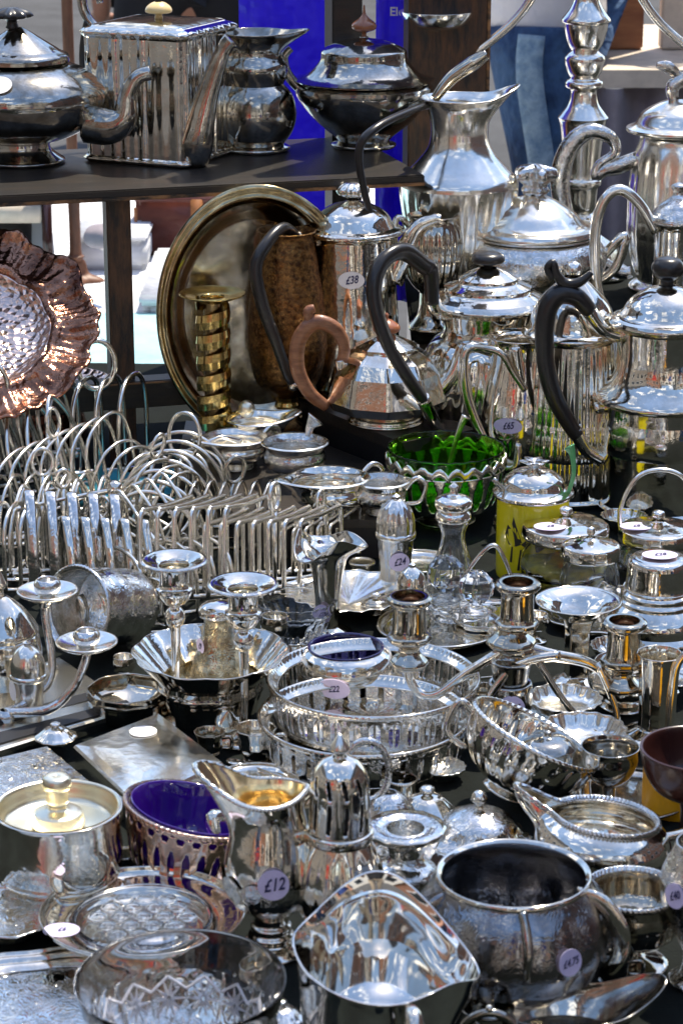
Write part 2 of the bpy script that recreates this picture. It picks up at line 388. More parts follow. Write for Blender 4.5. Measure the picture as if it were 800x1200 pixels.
o = plain('display_block', 'low dark wooden block under the etched vase and small silver boats', 'display block')
linkobj('block_top', *prism([(-.11, 2.45), (.062, 2.45), (.062, 2.625), (-.064, 2.80), (-.19, 2.84), (-.19, 2.60), (-.15, 2.60)], .036, .045), DWOOD, o, False)
linkobj('block_side', *prism([(-.105, 2.456), (.057, 2.456), (.057, 2.62), (-.068, 2.79), (-.185, 2.83), (-.185, 2.606), (-.145, 2.606)], 0, .036), DKPL, o, False)

# the black display rack (bookcase) at the back left
SY = lambda x: 2.855+.277*(x-(-.0))        # front edge of the shelf in plan
rk = plain('display_rack', 'black painted wooden shelf rack with worn edges carrying the dark pots', 'shelf rack')
rz = math.atan(.277)
def rackbox(part, x0, x1, d0, d1, z0, z1, m, bev=.0015):
    ob = linkobj(part, *box_geo(x0, x1, d0, d1, z0, z1, bev), m, rk, False, (0, 2.855, 0)); ob.rotation_euler = (0, 0, rz); return ob
rackbox('shelf', -.75, .104, 0, .30, .328, .340, DWOOD)
rackbox('shelf_edge', -.75, .104, -.0025, .0, .3272, .3315, WORN, .0008)
rackbox('side_panel', .165, .272, .27, .295, .151, 1.1, WORNP)
rackbox('panel_edge', .2725, .277, .27, .295, .151, 1.1, WORN, .0008)
rackbox('post', -.282, -.253, .012, .04, 0, .3275, WORNP)
rackbox('post', -.72, -.69, .012, .04, 0, .3275, WORNP)
rackbox('lower_rail', -.75, .074, .0, .03, .075, .108, DWOOD)
rackbox('rail_edge', -.75, .074, -.003, -.0004, .1055, .1075, WORN, .0006)
rackbox('back_post', .06, .10, .26, .30, .0, 1.1, DWOOD)
# next stall behind: low table, boxes, suitcase
o = plain('stall_table', 'low neighbouring stall table under a pale cloth seen below the rack', 'table')
linkobj('tablecloth', *box_geo(-1.7, .1, 3.55, 5.6, -.2, -.15, .01), WHITEC, o)
linkobj('table_front', *box_geo(-1.69, .09, 3.56, 5.59, -.719, -.2), STALL, o, False)
linkobj('cyan_cloth', *box_geo(-1.69, -.28, 3.545, 4.2, -.148, -.140, .002), CYAN, o)
def thingbox(name, label, cat, px, py, z, wpx, hpx, dpth, m, yaw=0, bev=.01, part='body'):
    t = T(name, label, cat, px, py, z, yaw=yaw); w_ = wpx*t.s/2; h = hpx*t.v
    linkobj(part, *box_geo(-w_, w_, 0, dpth, 0, h, bev), m, t.o); t.hw = w_; t.h = h; return t
t = thingbox('plastic_crate', 'low wide white plastic storage box between rack post and oval tray', 'storage box', 262, 372, -.15, 190, 14, .3, WPLAST, bev=.015)
linkobj('lid', *box_geo(-t.hw*1.04, t.hw*1.04, -.01, .41, t.h, t.h+.02, .006), WHITEC, t.o)
t = thingbox('plastic_crate', 'shallow white plastic tray standing behind the cast lamp foot', 'storage box', 130, 318, -.15, 85, 36, .4, WPLAST, bev=.012)
linkobj('rim', *box_geo(-t.hw*1.04, t.hw*1.04, -.01, .41, t.h, t.h+.01, .004), WHITEC, t.o)
t = thingbox('suitcase', 'small old brown leather suitcase with a tan strap below the shelf', 'suitcase', 238, 302, -.15, 158, 74, .22, LEATH, yaw=R(-4), bev=.012)
linkobj('lid', *box_geo(-t.hw*1.005, t.hw*1.005, -.004, .224, t.h*.80, t.h*1.0, .008), LEATH, t.o)
linkobj('strap', *box_geo(-.022, .002, -.010, -.0045, t.h*.35, t.h*.92, .002), TANL, t.o)
linkobj('corner_trim', *box_geo(-t.hw*1.01, -t.hw*.96, -.006, -.0042, .002, t.h*.78, .001), TANL, t.o)
t = T('lamp_stand', 'turned brown wooden pole on a cast foot behind the left of the shelf', 'lamp stand', 90, 330, -.15)
t.L('foot', [(0, 0), (24, 0), (22, 5), (12, 10), (9, 22), (7, 26)], POLEW, seg=24, mod=flute(4, .3))
t.L('pole', [(7, 24), (10, 30), (7, 36), (7, 90), (9, 96), (6.5, 104), (6.5, 200), (8, 215), (6.5, 225), (6.5, 420)], POLEW, seg=20)
t = T('stone', 'pale rounded lump in grey wrapping behind the turned pole', 'bundle', 118, 278, -.03)
t.L('wrapping', [(0, -12), (10, -11), (20, -4), (18, 8), (8, 14), (0, 15)], GREYC, seg=18, mod=flute(5, .08))
t.o.name = 'wrapped_bundle'
# framed pictures at far left under the shelf
NAVY = mat('navy_paint', (.02, .035, .09), 0, .35); PALEF = mat('grey_mount_board', (.42, .46, .48), 0, .7)
t = T('picture_frame', 'leaning navy blue frame with grey panels at the left edge below the shelf', 'picture frame', 15, 338, -.15, tilt=R(-22), yaw=R(12))
for (x0, x1, z0, z1) in ((-48, 52, 84, 96), (-48, 52, 0, 8), (-48, -40, 8, 84), (42, 52, 8, 84), (0, 9, 8, 84)):
    linkobj('frame_bar', *box_geo(x0*t.s, x1*t.s, 0, .02, z0*t.v, z1*t.v, .002), NAVY, t.o)
linkobj('panel', *box_geo(-40*t.s, 42*t.s, .006, .012, 8*t.v, 84*t.v), PALEF, t.o, False)
t = T('wooden_box', 'cream wooden box top under the left end of the shelf', 'box', 0, 262, -.02)
linkobj('body', *box_geo(-60*t.s, 50*t.s, 0, .2, 0, 22*t.v, .004), CREAMP, t.o)
linkobj('post', *box_geo(49*t.s, 60*t.s, 0, .03, -.13, 26*t.v, .004), REDB, t.o)
linkobj('support', *box_geo(-60*t.s, 30*t.s, .02, .2, -.13, -.0005), DKPL, t.o)
# blue bags hanging behind the shelf
def bag(label, x0, x1, Y, z0, z1, lines, wave):
    o = plain('carrier_bag', label, 'plastic bag', ((x0+x1)/2, Y, z0), 0, 'blue bags hanging behind the shelf')
    hw = (x1-x0)/2; V, Fc = [], []; nx, nz = 24, 16; H = z1-z0
    for s_ in (-1, 1):
        b = len(V)
        for j in range(nz+1):
            for i in range(nx+1):
                u = i/nx*2-1; v = j/nz
                th = .035*(1-u*u)*(1-v*.7)+.002
                V.append((u*hw, s_*th+.010*sin(u*7+v*5+wave)*(1-v*.3), v*H))
        for j in range(nz):
            for i in range(nx):
                a = b+j*(nx+1)+i; q = (a, a+1, a+nx+2, a+nx+1); Fc.append(q if s_ < 0 else q[::-1])
    linkobj('bag_body', V, Fc, BLUEB, o)
    for k, (tx, zz, u) in enumerate(lines):
        t = writing('bag_writing', tx, .016, TEEW, o); t.location = (u*hw, -.052, zz*H); t.rotation_euler = (pi/2, 0, 0)
bag('wide deep blue plastic bag hanging behind the milk jug', -.145, .028, 3.45, .12, .85, [], 0)
bag('narrow deep blue bag with small white writing beside the black panel', .046, .118, 3.28, .10, .86, [('centre', .63, 0), ('Electra', .52, .1)], 2)
# dark things above the shelf at top left
t = T('metal_chair', 'black folding chair with a bright tubular arm far behind the box teapot', 'chair', 150, 170, -.72)
t.P('leg', [(-34, 0), (-34, 120)], 3, DKPL); t.P('leg', [(34, 0), (34, 120)], 3, DKPL); t.P('leg', [(-34, 60, 0), (-34, 60, 180)], 3, DKPL); t.P('leg', [(34, 60, 0), (34, 60, 180)], 3, DKPL)
t.add('seat', box_geo(-37, 37, -2, 62, 118, 124, 2), DKPL); t.add('backrest', box_geo(-37, 37, 56, 64, 150, 260, 3), DKPL)
# right background: grey draped stall, planks
o = plain('stall_table', 'grey draped neighbouring stall with wooden planks behind the candelabrum', 'table')
V, Fc = [], []
nx, nz = 80, 10
for j in range(nz+1):
    for i in range(nx+1):
        x = .50+.80*i/nx; z = -.719+.84*j/nz; V.append((x, 5.2+.035*sin(i*.55)+.02*sin(i*.21+j*.4), z))
for j in range(nz):
    for i in range(nx):
        a = j*(nx+1)+i; Fc.append((a, a+1, a+nx+2, a+nx+1))
linkobj('drape', V, Fc, GREYC, o)
linkobj('table_board', *box_geo(.48, 1.45, 5.17, 6.0, .122, .16), CREAMP, o, False)
for k in range(4):
    linkobj('plank', *box_geo(.52+.2*k, .68+.2*k, 5.5, 5.55, .162, .75, .004), PLANK if k % 2 == 0 else CREAMP, o, False)
o = plain('hedge_planter', 'dark evergreen shrub at the right edge behind the grey drape', 'shrub', (1.32, 5.0, -.72))
LEAF = mat('dark_leaf', (.02, .05, .02), 0, .6)
V, Fc = [], []
rnd = random.Random(3)
for k in range(2600):
    c = Vector((rnd.gauss(0, .11), rnd.gauss(0, .12), .15+1.1*rnd.random())); a = Vector([rnd.uniform(-1, 1) for _ in range(3)]).normalized()*.022
    b = a.orthogonal().normalized()*.010; i = len(V); V += [c-a, c+b, c+a, c-b]; Fc.append((i, i+1, i+2, i+3))
linkobj('foliage', V, Fc, LEAF, o, False); linkobj('trunk', *tube_geo([(0, 0, 0), (.01, 0, .6), (0, .02, 1.1)], [.02, .012, .005]), POLEW, o)
o.name = 'shrub'

# ------------------------------------------------------------------ people
def skin_body(name, chain, m, parent, sub=2, root=0):
    """chain: list of (co, (rx, ry), parent index)"""
    me = bpy.data.meshes.new(name); me.from_pydata([c for c, r, p in chain], [(p, i) for i, (c, r, p) in enumerate(chain) if p is not None], [])
    o = bpy.data.objects.new(name, me); COL.objects.link(o); me.materials.append(m); o.parent = parent
    sk = o.modifiers.new('skin', 'SKIN'); sk.use_smooth_shade = True
    lay = me.skin_vertices[0].data if me.skin_vertices else None
    if lay is None:
        import bmesh
        bm = bmesh.new(); bm.from_mesh(me); bm.verts.layers.skin.verify(); bm.to_mesh(me); bm.free(); lay = me.skin_vertices[0].data
    for i, (c, r, p) in enumerate(chain): lay[i].radius = r if isinstance(r, tuple) else (r, r); lay[i].use_root = (i == root)
    ss_ = o.modifiers.new('sub', 'SUBSURF'); ss_.levels = sub; ss_.render_levels = sub
    return o
def person(loc, rz, label, top, legs, hgt=1.74, stride=.10, arms=((.12, .86), (.08, .84)), stripe=None, group=None):
    o = plain('person', label, 'person', loc, rz, group); k = hgt/1.74
    def P(x, y, z): return (x*k, y*k, z*k)      # faces -Y
    s_ = stride
    body = [(P(0, 0, .95), .07, None), (P(0, 0, 1.12), .06, 0), (P(0, .01, 1.30), (.10, .07), 1), (P(0, .01, 1.43), (.09, .07), 2), (P(0, 0, 1.50), .05, 3),
            (P(0, -.01, 1.56), (.065, .07), 4), (P(0, -.015, 1.64), (.075, .095), 5), (P(0, -.01, 1.71), (.05, .06), 6)]
    for sg in (-1, 1):
        b = len(body)
        body += [(P(.09*sg, 0, .90), .09, 0), (P(.10*sg, -.02+s_*sg*.4, .50), .055, b), (P(.10*sg, .02+s_*sg, .09), .035, b+1), (P(.10*sg, -.12+s_*sg, .035), (.03, .035), b+2)]
        ax, ay = arms[0 if sg < 0 else 1]
        b = len(body)
        body += [(P(.17*sg, .01, 1.42), .05, 3), (P(.22*sg, -.02, 1.15), .038, b), (P(.20*sg, -.03-ax, ay), .026, b+1)]
        hb = len(body); hx = .20*sg; hy = -.03-ax; hz = ay
        body.append((P(hx, hy-.07, hz-.02), (.030, .016), hb-1))
        for q in range(4):
            fx = hx+(-.030+.020*q); L_ = (.06, .075, .07, .055)[q]
            body += [(P(fx, hy-.11, hz-.03), .008, hb), (P(fx, hy-.11-L_*.6, hz-.05), .007, len(body))]
        body += [(P(hx-.04*sg, hy-.07, hz-.02), .010, hb), (P(hx-.055*sg, hy-.11, hz-.035), .008, len(body))]
    skin_body('body', body, SKIN, o)
    tr = [(P(0, 0, 1.03), (.14, .11), None)]
    for sg in (-1, 1):
        b = len(tr)
        tr += [(P(.095*sg, 0, .86), .105, 0), (P(.10*sg, -.015+s_*sg*.3, .66), .088, b), (P(.10*sg, -.02+s_*sg*.45, .48), .072, b+1), (P(.10*sg, .01+s_*sg*.8, .28), .066, b+2), (P(.10*sg, .02+s_*sg, .08), .062, b+3)]
    skin_body('trousers', tr, legs, o)
    tp = [(P(0, 0, .86), (.17, .15), None), (P(0, 0, .99), (.155, .13), 0), (P(0, 0, 1.15), (.15, .115), 1), (P(0, .01, 1.32), (.175, .12), 2), (P(0, .01, 1.44), (.10, .08), 3)]
    for sg in (-1, 1):
        b = len(tp); tp += [(P(.17*sg, .01, 1.42), .065, 4), (P(.215*sg, -.015, 1.24), .055, b)]
    skin_body('shirt', tp, top, o)
    hv, hf = ball_geo((0, .015*k, 1.685*k), .098*k, 18, (.88, 1.0, .95)); linkobj('hair', hv, hf, HAIR, o)
    for sg in (-1, 1):
        linkobj('shoe', *ball_geo((.10*sg*k, (-.04+s_*sg)*k, .045*k), .1*k, 12, (.45, 1.3, .45)), DKPL, o)
        linkobj('eye', *ball_geo((.03*sg*k, -.100*k, 1.635*k), .011*k, 8), TEED, o)
        linkobj('ear', *ball_geo((.08*sg*k, -.01*k, 1.625*k), .02*k, 8, (.4, 1, 1.4)), SKIN, o)
    linkobj('nose', *ball_geo((0, -.118*k, 1.605*k), .015*k, 8, (.8, 1.2, 1.4)), SKIN, o)
    linkobj('mouth', *ball_geo((0, -.103*k, 1.57*k), .018*k, 8, (1.2, .4, .3)), TEER, o)
    if stripe:
        for sg in (-1, 1):
            b = [(P(sg*(.095+.105), -.02, .93)), (P(sg*(.1+.106), -.02, .84)), (P(sg*(.10+.089), -.025+s_*sg*.3, .66)), (P(sg*(.10+.074), -.03+s_*sg*.45, .48)), (P(sg*(.10+.067), 0+s_*sg*.8, .28)), (P(sg*(.10+.063), .01+s_*sg, .10))]
            linkobj('side_seam', *tube_geo(b, .03, flat=.35, seg=10, up=(1, 0, 0)), stripe, o)
    return o
p, t_, d_ = atY(640, 100, 5.3)
person((p.x, p.y, -.72), R(70), 'person in faded blue jeans and white top standing behind the ewer', TEEW, JEANS, 1.80, .07, stripe=JSEAM, arms=((.16, 1.22), (.14, 1.24)))
person((-.40, 6.3, -.72), R(190), 'person in dark clothes far behind the box teapot, hands hanging', TEED, TEED, 1.80)
# people and street on the camera's side, seen mirrored in the silver
for (x, y, a, tp, lg, lb) in ((.0, -.55, 180, TEED, CHINO, 'person in black top and beige trousers with raised hands, mirrored in the front jug'),
                               (-.95, .15, 160, TEER, JEANS, 'person in red shirt and jeans mirrored left in the pots'),
                               (.75, -.1, 190, TEEB, CHINO, 'person in navy shirt and beige trousers mirrored right in the pots'),
                               (1.5, .9, 240, TEEW, JEANS, 'person in white shirt walking past right of the table')):
    person((x, y, -.72), R(a), lb, tp, lg, 1.70+.05*sin(x*9), .08, arms=((.22, 1.32), (.22, 1.34)) if x == 0 else ((.1, .86), (.06, .85)))
BRICK = mat('brick_wall', (.30, .15, .10), 0, .9, var=.3, vscale=3); RENDR = mat('white_render', (.72, .70, .65), 0, .9, var=.1, vscale=.6); STONE = mat('stone_wall', (.34, .31, .27), 0, .9, var=.2, vscale=1)
WGL = mat('window_pane', (.02, .025, .03), 0, .05); WFR = mat('white_window_frame', (.75, .75, .75), 0, .5); ROOF = mat('slate_roof', (.07, .07, .08), 0, .8)
def building(x0, x1, y0, y1, h, m, label, rows, cols, face):
    o = plain('building', label, 'building', ((x0+x1)/2, (y0+y1)/2, -.72))
    hx, hy = (x1-x0)/2, (y1-y0)/2
    linkobj('wall', *box_geo(-hx, hx, -hy, hy, 0, h), m, o, False)
    linkobj('roof', [(-hx-.2, -hy-.2, h), (hx+.2, -hy-.2, h), (hx+.2, hy+.2, h), (-hx-.2, hy+.2, h), (-hx, 0, h+1.8), (hx, 0, h+1.8)], [(0, 1, 5, 4), (2, 3, 4, 5), (0, 4, 3), (1, 2, 5), (0, 3, 2, 1)], ROOF, o, False)
    for r in range(rows):
        for c in range(cols):
            z = 1.0+r*2.9
            if face == 'y': cx = -hx+(c+.5)*2*hx/cols; f = box_geo(cx-.6, cx+.6, hy-.02, hy+.05, z, z+1.5); g = box_geo(cx-.5, cx+.5, hy+.04, hy+.06, z+.1, z+1.4)
            else:
                sx = hx if face == 'x' else -hx; cy_ = -hy+(c+.5)*2*hy/cols
                f = box_geo(sx-.05, sx+.05, cy_-.6, cy_+.6, z, z+1.5); g = box_geo(sx-.06, sx+.06, cy_-.5, cy_+.5, z+.1, z+1.4)
            fo = linkobj('window', *f, WFR, o, False); linkobj('pane', *g, WGL, fo, False)
building(-15, -3, -16, -9, 8.5, BRICK, 'red brick terrace across the street, mirrored in the silver', 3, 6, 'y')
building(-2.6, 5, -17, -10, 6.0, RENDR, 'low white rendered shop across the street, mirrored in the silver', 2, 4, 'y')
building(5.5, 16, -16, -9, 9.5, STONE, 'tall stone building across the street, mirrored in the silver', 3, 5, 'y')
building(-17, -11, -8, 12, 7.5, STONE, 'grey stone row on the left side of the street', 2, 8, 'x')
building(11, 17, -8, 12, 8.5, BRICK, 'dark brick row on the right side of the street', 3, 8, '-x')
building(-9, 9, 24, 30, 7, BRICK, 'brick house closing the street behind the stall', 2, 6, 'n')
# ================================================================== pots on the shelf
SH = .3405
t = T('round_teapot', 'round dark silver teapot with white sticker at the left end of the shelf', 'teapot', 27, 190, SH, k=.96)
t.L('body', wall([(50, 0), (52, 4), (46, 8), (36, 16), (34, 24, 1), (60, 32), (92, 50), (106, 72), (104, 90), (84, 108), (60, 118, 1), (56, 122)], 3, 26), DARKS, seg=64)
lid = t.L('lid', [(62, 121), (60, 128), (50, 133, 1), (46, 136), (30, 146), (14, 156), (6, 160)], DARKS)
t.L('knob', [(5, 158), (8, 160), (7, 168), (22, 172), (20, 178), (8, 183), (0, 184)], BLKW, seg=40, par=lid, mod=flute(8, .15, 168, 200), off=(-6, 0, 0))
t.P('spout', [(84, -34, 52), (112, -46, 50), (130, -52, 62), (134, -52, 86), (146, -52, 108), (163, -52, 114)], [24, 22, 16, 11, 9, 9], DARKS, flat=.8)
t.P('handle', [(-90, 100), (-130, 120), (-140, 80), (-100, 48)], 6, BLKW)
t.tag(R(-97), 92, 104, 13, m=TAGW, slope=R(48), oval=1.15)

t = T('box_teapot', 'square ribbed silver teapot with cream mushroom knob on the shelf', 'teapot', 190, 183, SH, yaw=R(-24))
def ribbox(th, r, z):
    c, s_ = abs(cos(th)), abs(sin(th)); q = 1/max(c, s_)
    q = min(q, 1.34)
    return r*q*(1+.009*(cos(th*36)+.8*cos(th*23+1))*(1 if 6 < z < 150 else 0)), z
t.L('body', wall([(66, 0, 1), (70, 4), (66, 8, 1), (66, 140, 1), (70, 146), (66, 150, 1), (60, 152)], 3, 4), SILV, seg=288, mod=ribbox, n=2)
lid = t.L('lid', [(60, 151), (59, 153, 1), (40, 156), (0, 157)], DARKS, seg=72, mod=ribbox)
t.L('knob', [(4, 155), (5, 158, 1), (5, 162), (15, 164), (14, 170), (7, 175), (0, 176)], IVORY, par=lid)
t.B('knob_tip', (0, 0, 177), 4, INK, par=lid)
t.P('spout', t.W([(38, -62, 8), (44, -74, 26), (58, -78, 80), (76, -78, 128), (86, -78, 142)]), [20, 22, 14, 9, 10], DARKS, flat=.75, seg=14)
t.P('handle', [(-66, 6, 128), (-96, 6, 150), (-104, 6, 176), (-88, 6, 192), (-80, 6, 170)], [5, 6, 6, 5, 4], DARKS)
t.P('handle_grip', [(-66, 6, 30), (-98, 6, 60), (-104, 6, 110), (-96, 6, 150)], 6, BLKW)

t = T('milk_jug', 'bulbous dark silver milk jug behind the box teapot on the shelf', 'jug', 300, 176, SH)
t.L('body', wall([(38, 0), (40, 4), (33, 8, 1), (44, 24), (48, 44), (43, 64), (33, 76, 1), (37, 88), (38, 98), (30, 110), (32, 122), (42, 134)], 2.5, 8), DARKS, seg=64, mod=lip(R(-8), 22, 4, 108, 134, .4))
t.P('handle', [(-36, 20, 110), (-64, 30, 112), (-66, 30, 70), (-44, 20, 40)], 4, DARKS)

t = T('covered_sugar_pot', 'squat dark silver covered pot with brown ball finial on the shelf', 'sugar pot', 426, 172, SH)
t.L('body', wall([(36, 0), (38, 4), (30, 8, 1), (36, 14), (60, 34), (78, 58), (80, 70, 1), (74, 76)], 3, 14), DARKS, seg=64)
lid = t.L('lid', [(80, 76), (82, 78, 1), (66, 84), (52, 98), (50, 108, 1), (47, 112), (30, 120), (8, 124), (5, 126)], DARKS, seg=64)
t.L('finial', [(4, 124), (3, 130), (13, 134), (14, 140), (6, 147), (2, 152), (1, 160), (0, 162)], KNOBW, par=lid, seg=24)
t.P('handle', [(-72, -8, 66), (-88, -10, 84), (-92, -12, 104), (-84, -12, 114)], [6, 6, 5, 4], DARKS)


# ================================================================== behind / on risers
t = T('silver_ewer', 'tall bright silver ewer with wide pouring lip and dark strap handle', 'ewer', 535, 370, .15)
t.L('body', wall([(40, 0), (42, 4), (30, 8), (26, 12, 1), (36, 24), (54, 70), (64, 118), (69, 151, 1), (66, 159), (50, 175), (36, 193), (33, 215), (38, 237), (46, 247)], 2.5, 16), BRIGHT, seg=96,
    mod=both(flute(24, .022, 14, 148, 'lobe'), lip(R(2), 22, 14, 220, 247, .5, 0)))
t.P('handle', [(-36, -6, 240), (-58, -60, 242), (-98, -120, 232), (-116, -128, 208), (-106, -124, 150), (-86, -90, 100), (-56, -20, 84)], [4, 4, 4.5, 4, 3.5, 3.5], BLKW, flat=1.3)
t.P('thumbpiece', [(-30, 0, 245), (-10, 4, 269), (14, 4, 285), (30, 4, 295)], [5, 8, 9, 6], TARN)
t.tag(R(-60), 61, 128, 13, m=TAGW, oval=1.4)

t = T('etched_vase', 'tall brown etched brass vase standing before the big oval tray', 'vase', 337, 505, .045)
t.L('body', wall([(34, 0), (36, 4), (20, 10), (11, 22), (11, 36), (18, 44, 1), (36, 58), (45, 90), (46, 115), (43, 150), (38, 180), (34, 205), (30, 222), (34, 228)], 2, 60), ETCH, seg=64)
t.L('foot_ring', [(12, 26), (15, 30), (13, 36), (15, 42), (13, 50)], BRASS)
t = T('oval_tray', 'large tarnished oval tray with moulded brass rim propped up behind the spiral candlestick', 'tray', 302, 366, .17, Y=2.822, tilt=R(88), yaw=R(6), iso=True)
t.L('plate', [(0, 0, 1), (90, 0, 1), (97, 6), (108, 10), (108, 13, 1), (98, 10), (90, 5), (86, 3.0, 1), (0, 3.0)], TRAYM, seg=96, sy=1.28, n=2)
t.L('rim', [(106, 8), (109, 10), (112, 9), (117, 10), (119, 14), (116, 17), (111, 16), (108, 18), (104, 15), (102, 12)], OLDB, seg=128, sy=1.28)

t = T('spiral_candlestick', 'polished brass spiral candlestick with a drip dish and small ball lever', 'candlestick', 252, 524, .045)
t.L('base', [(0, 0), (26, 0), (27, 4), (22, 8), (14, 9)], BRASS, seg=40)
t.L('core', [(11, 6), (11, 166)], DBRAS, seg=24)
V, Fc = [], []
nn = 44; turns = 6.6
for k in range(int(turns*nn)+1):
    th = 2*pi*k/nn; z = 8+152*k/(turns*nn); h = 16.5
    for rr, zz in ((19.5, z), (20.5, z+h*.5), (19.5, z+h), (17.5, z+h), (17.5, z)): V.append((rr*cos(th), rr*sin(th), zz))
for k in range(int(turns*nn)):
    for q in range(5): a = k*5+q; b = k*5+(q+1) % 5; Fc.append((a, a+5, b+5, b))
ob = t.add('spiral', (V, Fc), BRASS, smooth=False)
t.L('drip_dish', [(19, 168), (24, 170), (37, 175), (38, 177), (36, 177), (20, 173), (14, 173), (13, 168)], BRASS, seg=48)
t.P('lever', [(18, -6, 38), (34, -12, 46)], 3, BRASS)
t.B('lever_ball', (38, -13, 48), 10, PALEG)

# copper lobed plate leaning at left
t = T('copper_dish', 'large hammered copper dish with scalloped rim leaning at the left edge', 'dish', -24, 395, .187, tilt=R(40), yaw=R(8), iso=True)
def scal(th, r, z): k = ss(60, 110, r); return r*(1+k*.055*abs(cos(th*5))), z+k*5*cos(th*10)
t.L('bowl', [(0, 0), (40, 1), (66, 4), (76, 10), (82, 16, 1)], COPP, seg=160, mod=scal, solid=2)
t.L('rim', [(82, 16), (88, 20), (97, 17), (118, 20), (130, 27), (133, 26)], COPE, seg=480, mod=both(scal, lambda th, r, z: (r+2.2*ss(110, 133, r)*sin(th*23+1.7*sin(th*5)), z+.8*ss(84, 110, r)*sin(th*61+3*sin(th*4))+1.2*sin(th*13+r*.12))), solid=2)
t = T('copper_tray', 'shallow copper tray lying flat under the toast racks at the left', 'tray', 62, 462, .06, iso=True, tilt=R(8))
t.L('plate', [(0, 0), (62, 0), (74, 4), (78, 7)], COPP, seg=80, sy=.9, solid=2)
t.L('support', [(30, -52), (40, -50), (30, -4), (30, 0)], COPE, seg=40)
o = plain('folded_cloth', 'folded turquoise cloth lying behind the toast racks', 'cloth', (-.19, 2.68, 0), R(8))
V, Fc = [], []
for j in range(9):
    for i in range(25):
        V.append((-.12+.24*i/24, -.05+.10*j/8, .012+.006*sin(i*.8+j*.5)+.004*sin(j*1.9)))
for j in range(8):
    for i in range(24): a = j*25+i; Fc.append((a, a+1, a+26, a+25))
ob = linkobj('cloth', V, Fc, TURQ, o); sm = ob.modifiers.new('s', 'SOLIDIFY'); sm.thickness = .009

# coffee pot with S handle, on the riser
t = T('coffee_pot', 'silver coffee pot with black S shaped handle and gadroon lid rim on the riser', 'coffee pot', 413, 460, .08)
t.L('foot', [(56, 0), (60, 3), (58, 8), (56, 14)], SILV, seg=120, mod=gad(48, 1.6, 2, 9))
t.L('body', [(56, 8, 1), (55, 40), (51, 110), (46, 178, 1), (49, 181)], SILV, seg=64, mod=flute(8, .01))
lid = t.L('lid', [(49, 180), (56, 183), (57, 188), (48, 191, 1), (46, 194), (38, 206), (22, 215), (10, 218), (7, 220)], SILV, seg=120, mod=gad(52, 1.8, 181, 189))
t.L('knob', [(5, 218), (6, 222), (15, 226), (17, 232), (10, 238), (0, 240)], BRIGHT, par=lid, seg=40, mod=flute(10, .12))
t.P('handle', [(-44, -14, 178), (-62, -34, 184), (-78, -60, 200), (-98, -90, 186), (-108, -100, 162), (-100, -104, 122), (-86, -104, 84), (-74, -100, 48), (-68, -96, 36)], [5, 6, 7, 7.5, 7.5, 7, 6, 5], BLKW)
t.P('handle_socket', [(-42, -10, 174), (-54, -24, 179), (-64, -38, 186)], [8, 7, 7], TARN); t.B('handle_tip', (-67, -95, 33), 7, SILV)
t.P('spout', [(44, 0, 130), (58, 0, 160), (72, 0, 188), (92, 0, 198), (100, 0, 198)], [16, 12, 8, 6, 6], SILV, flat=.9)
t.tag(R(-92), 49, 140, 10, m=TAGW, oval=1.5, txt='£38', sz=11)

t = T('faceted_teapot', 'low faceted silver teapot with looped brown wood handle and wooden knob', 'teapot', 452, 493, .08, k=.9)
t.L('foot', [(0, 0), (46, 0), (48, 4), (46, 9), (38, 12)], SILV, seg=48)
t.L('body', wall([(40, 10, 1), (70, 20, 1), (77, 32, 1), (68, 66, 1), (58, 82, 1), (42, 92, 1), (38, 94)], 2, 14), SILV, seg=96, mod=poly(10, 12, 93, .3), n=1)
lid = t.L('lid', [(38, 93, 1), (40, 97, 1), (22, 106, 1), (8, 112), (5, 114)], SILV, seg=80, mod=poly(10, 96, 118, .3), n=1)
t.L('knob', [(4, 112), (16, 115), (17, 122), (8, 129), (3, 131), (3, 136), (0, 139)], KNOBW, par=lid, seg=24)
t.P('spout', [(60, 0, 34), (86, 0, 60), (100, 0, 98)], [16, 11, 8])
t.P('handle', [(-60, -20, 74), (-54, -22, 100), (-66, -24, 124), (-92, -26, 132), (-112, -27, 110), (-114, -27, 74), (-98, -25, 42), (-76, -22, 24)], [7, 8, 9, 10, 10, 10, 9, 7], BRNW, flat=.8)
t.P('handle_spur', [(-98, -26, 132), (-100, -26, 146), (-92, -26, 150)], [6, 7, 5], BRNW)
t.P('handle_socket', [(-44, -16, 66), (-56, -19, 72), (-60, -20, 84)], [9, 8, 8])

t = T('big_teapot', 'large melon shaped silver teapot with big angular black handle and oval black knob', 'teapot', 567, 552, 0)
t.L('foot', [(0, 0), (50, 0), (52, 5), (46, 12), (40, 18)], SILV)
t.L('body', wall([(42, 16), (60, 40), (72, 80), (74, 118), (66, 146), (54, 156, 1), (50, 166), (54, 184, 1), (68, 192)], 2.5, 18), SILV, seg=128, mod=both(flute(16, .022, 20, 150, 'lobe')))
lid = t.L('lid', [(69, 191), (72, 194), (66, 200, 1), (52, 206), (50, 211, 1), (36, 216), (34, 221, 1), (20, 228), (10, 232)], SILV, seg=64)
t.L('knob', [(5, 230), (6, 235), (17, 238), (19, 243), (14, 248), (0, 250)], BLKW, par=lid, seg=24)
t.add('handle', tube_geo([(-66, -60, 206), (-68, -70, 242), (-76, -76, 250), (-100, -100, 270), (-124, -125, 262), (-132, -140, 233), (-120, -150, 190), (-96, -150, 148), (-74, -140, 116)], [9, 10, 10, 11, 11, 10, 9, 8], seg=6, flat=.8), BLKW)
t.P('handle_socket', [(-46, -28, 186), (-60, -48, 196), (-66, -58, 212)], [8, 9, 9])
t.P('handle_socket', [(-78, -144, 122), (-62, -105, 84), (-46, -50, 54)], [8, 7, 8])
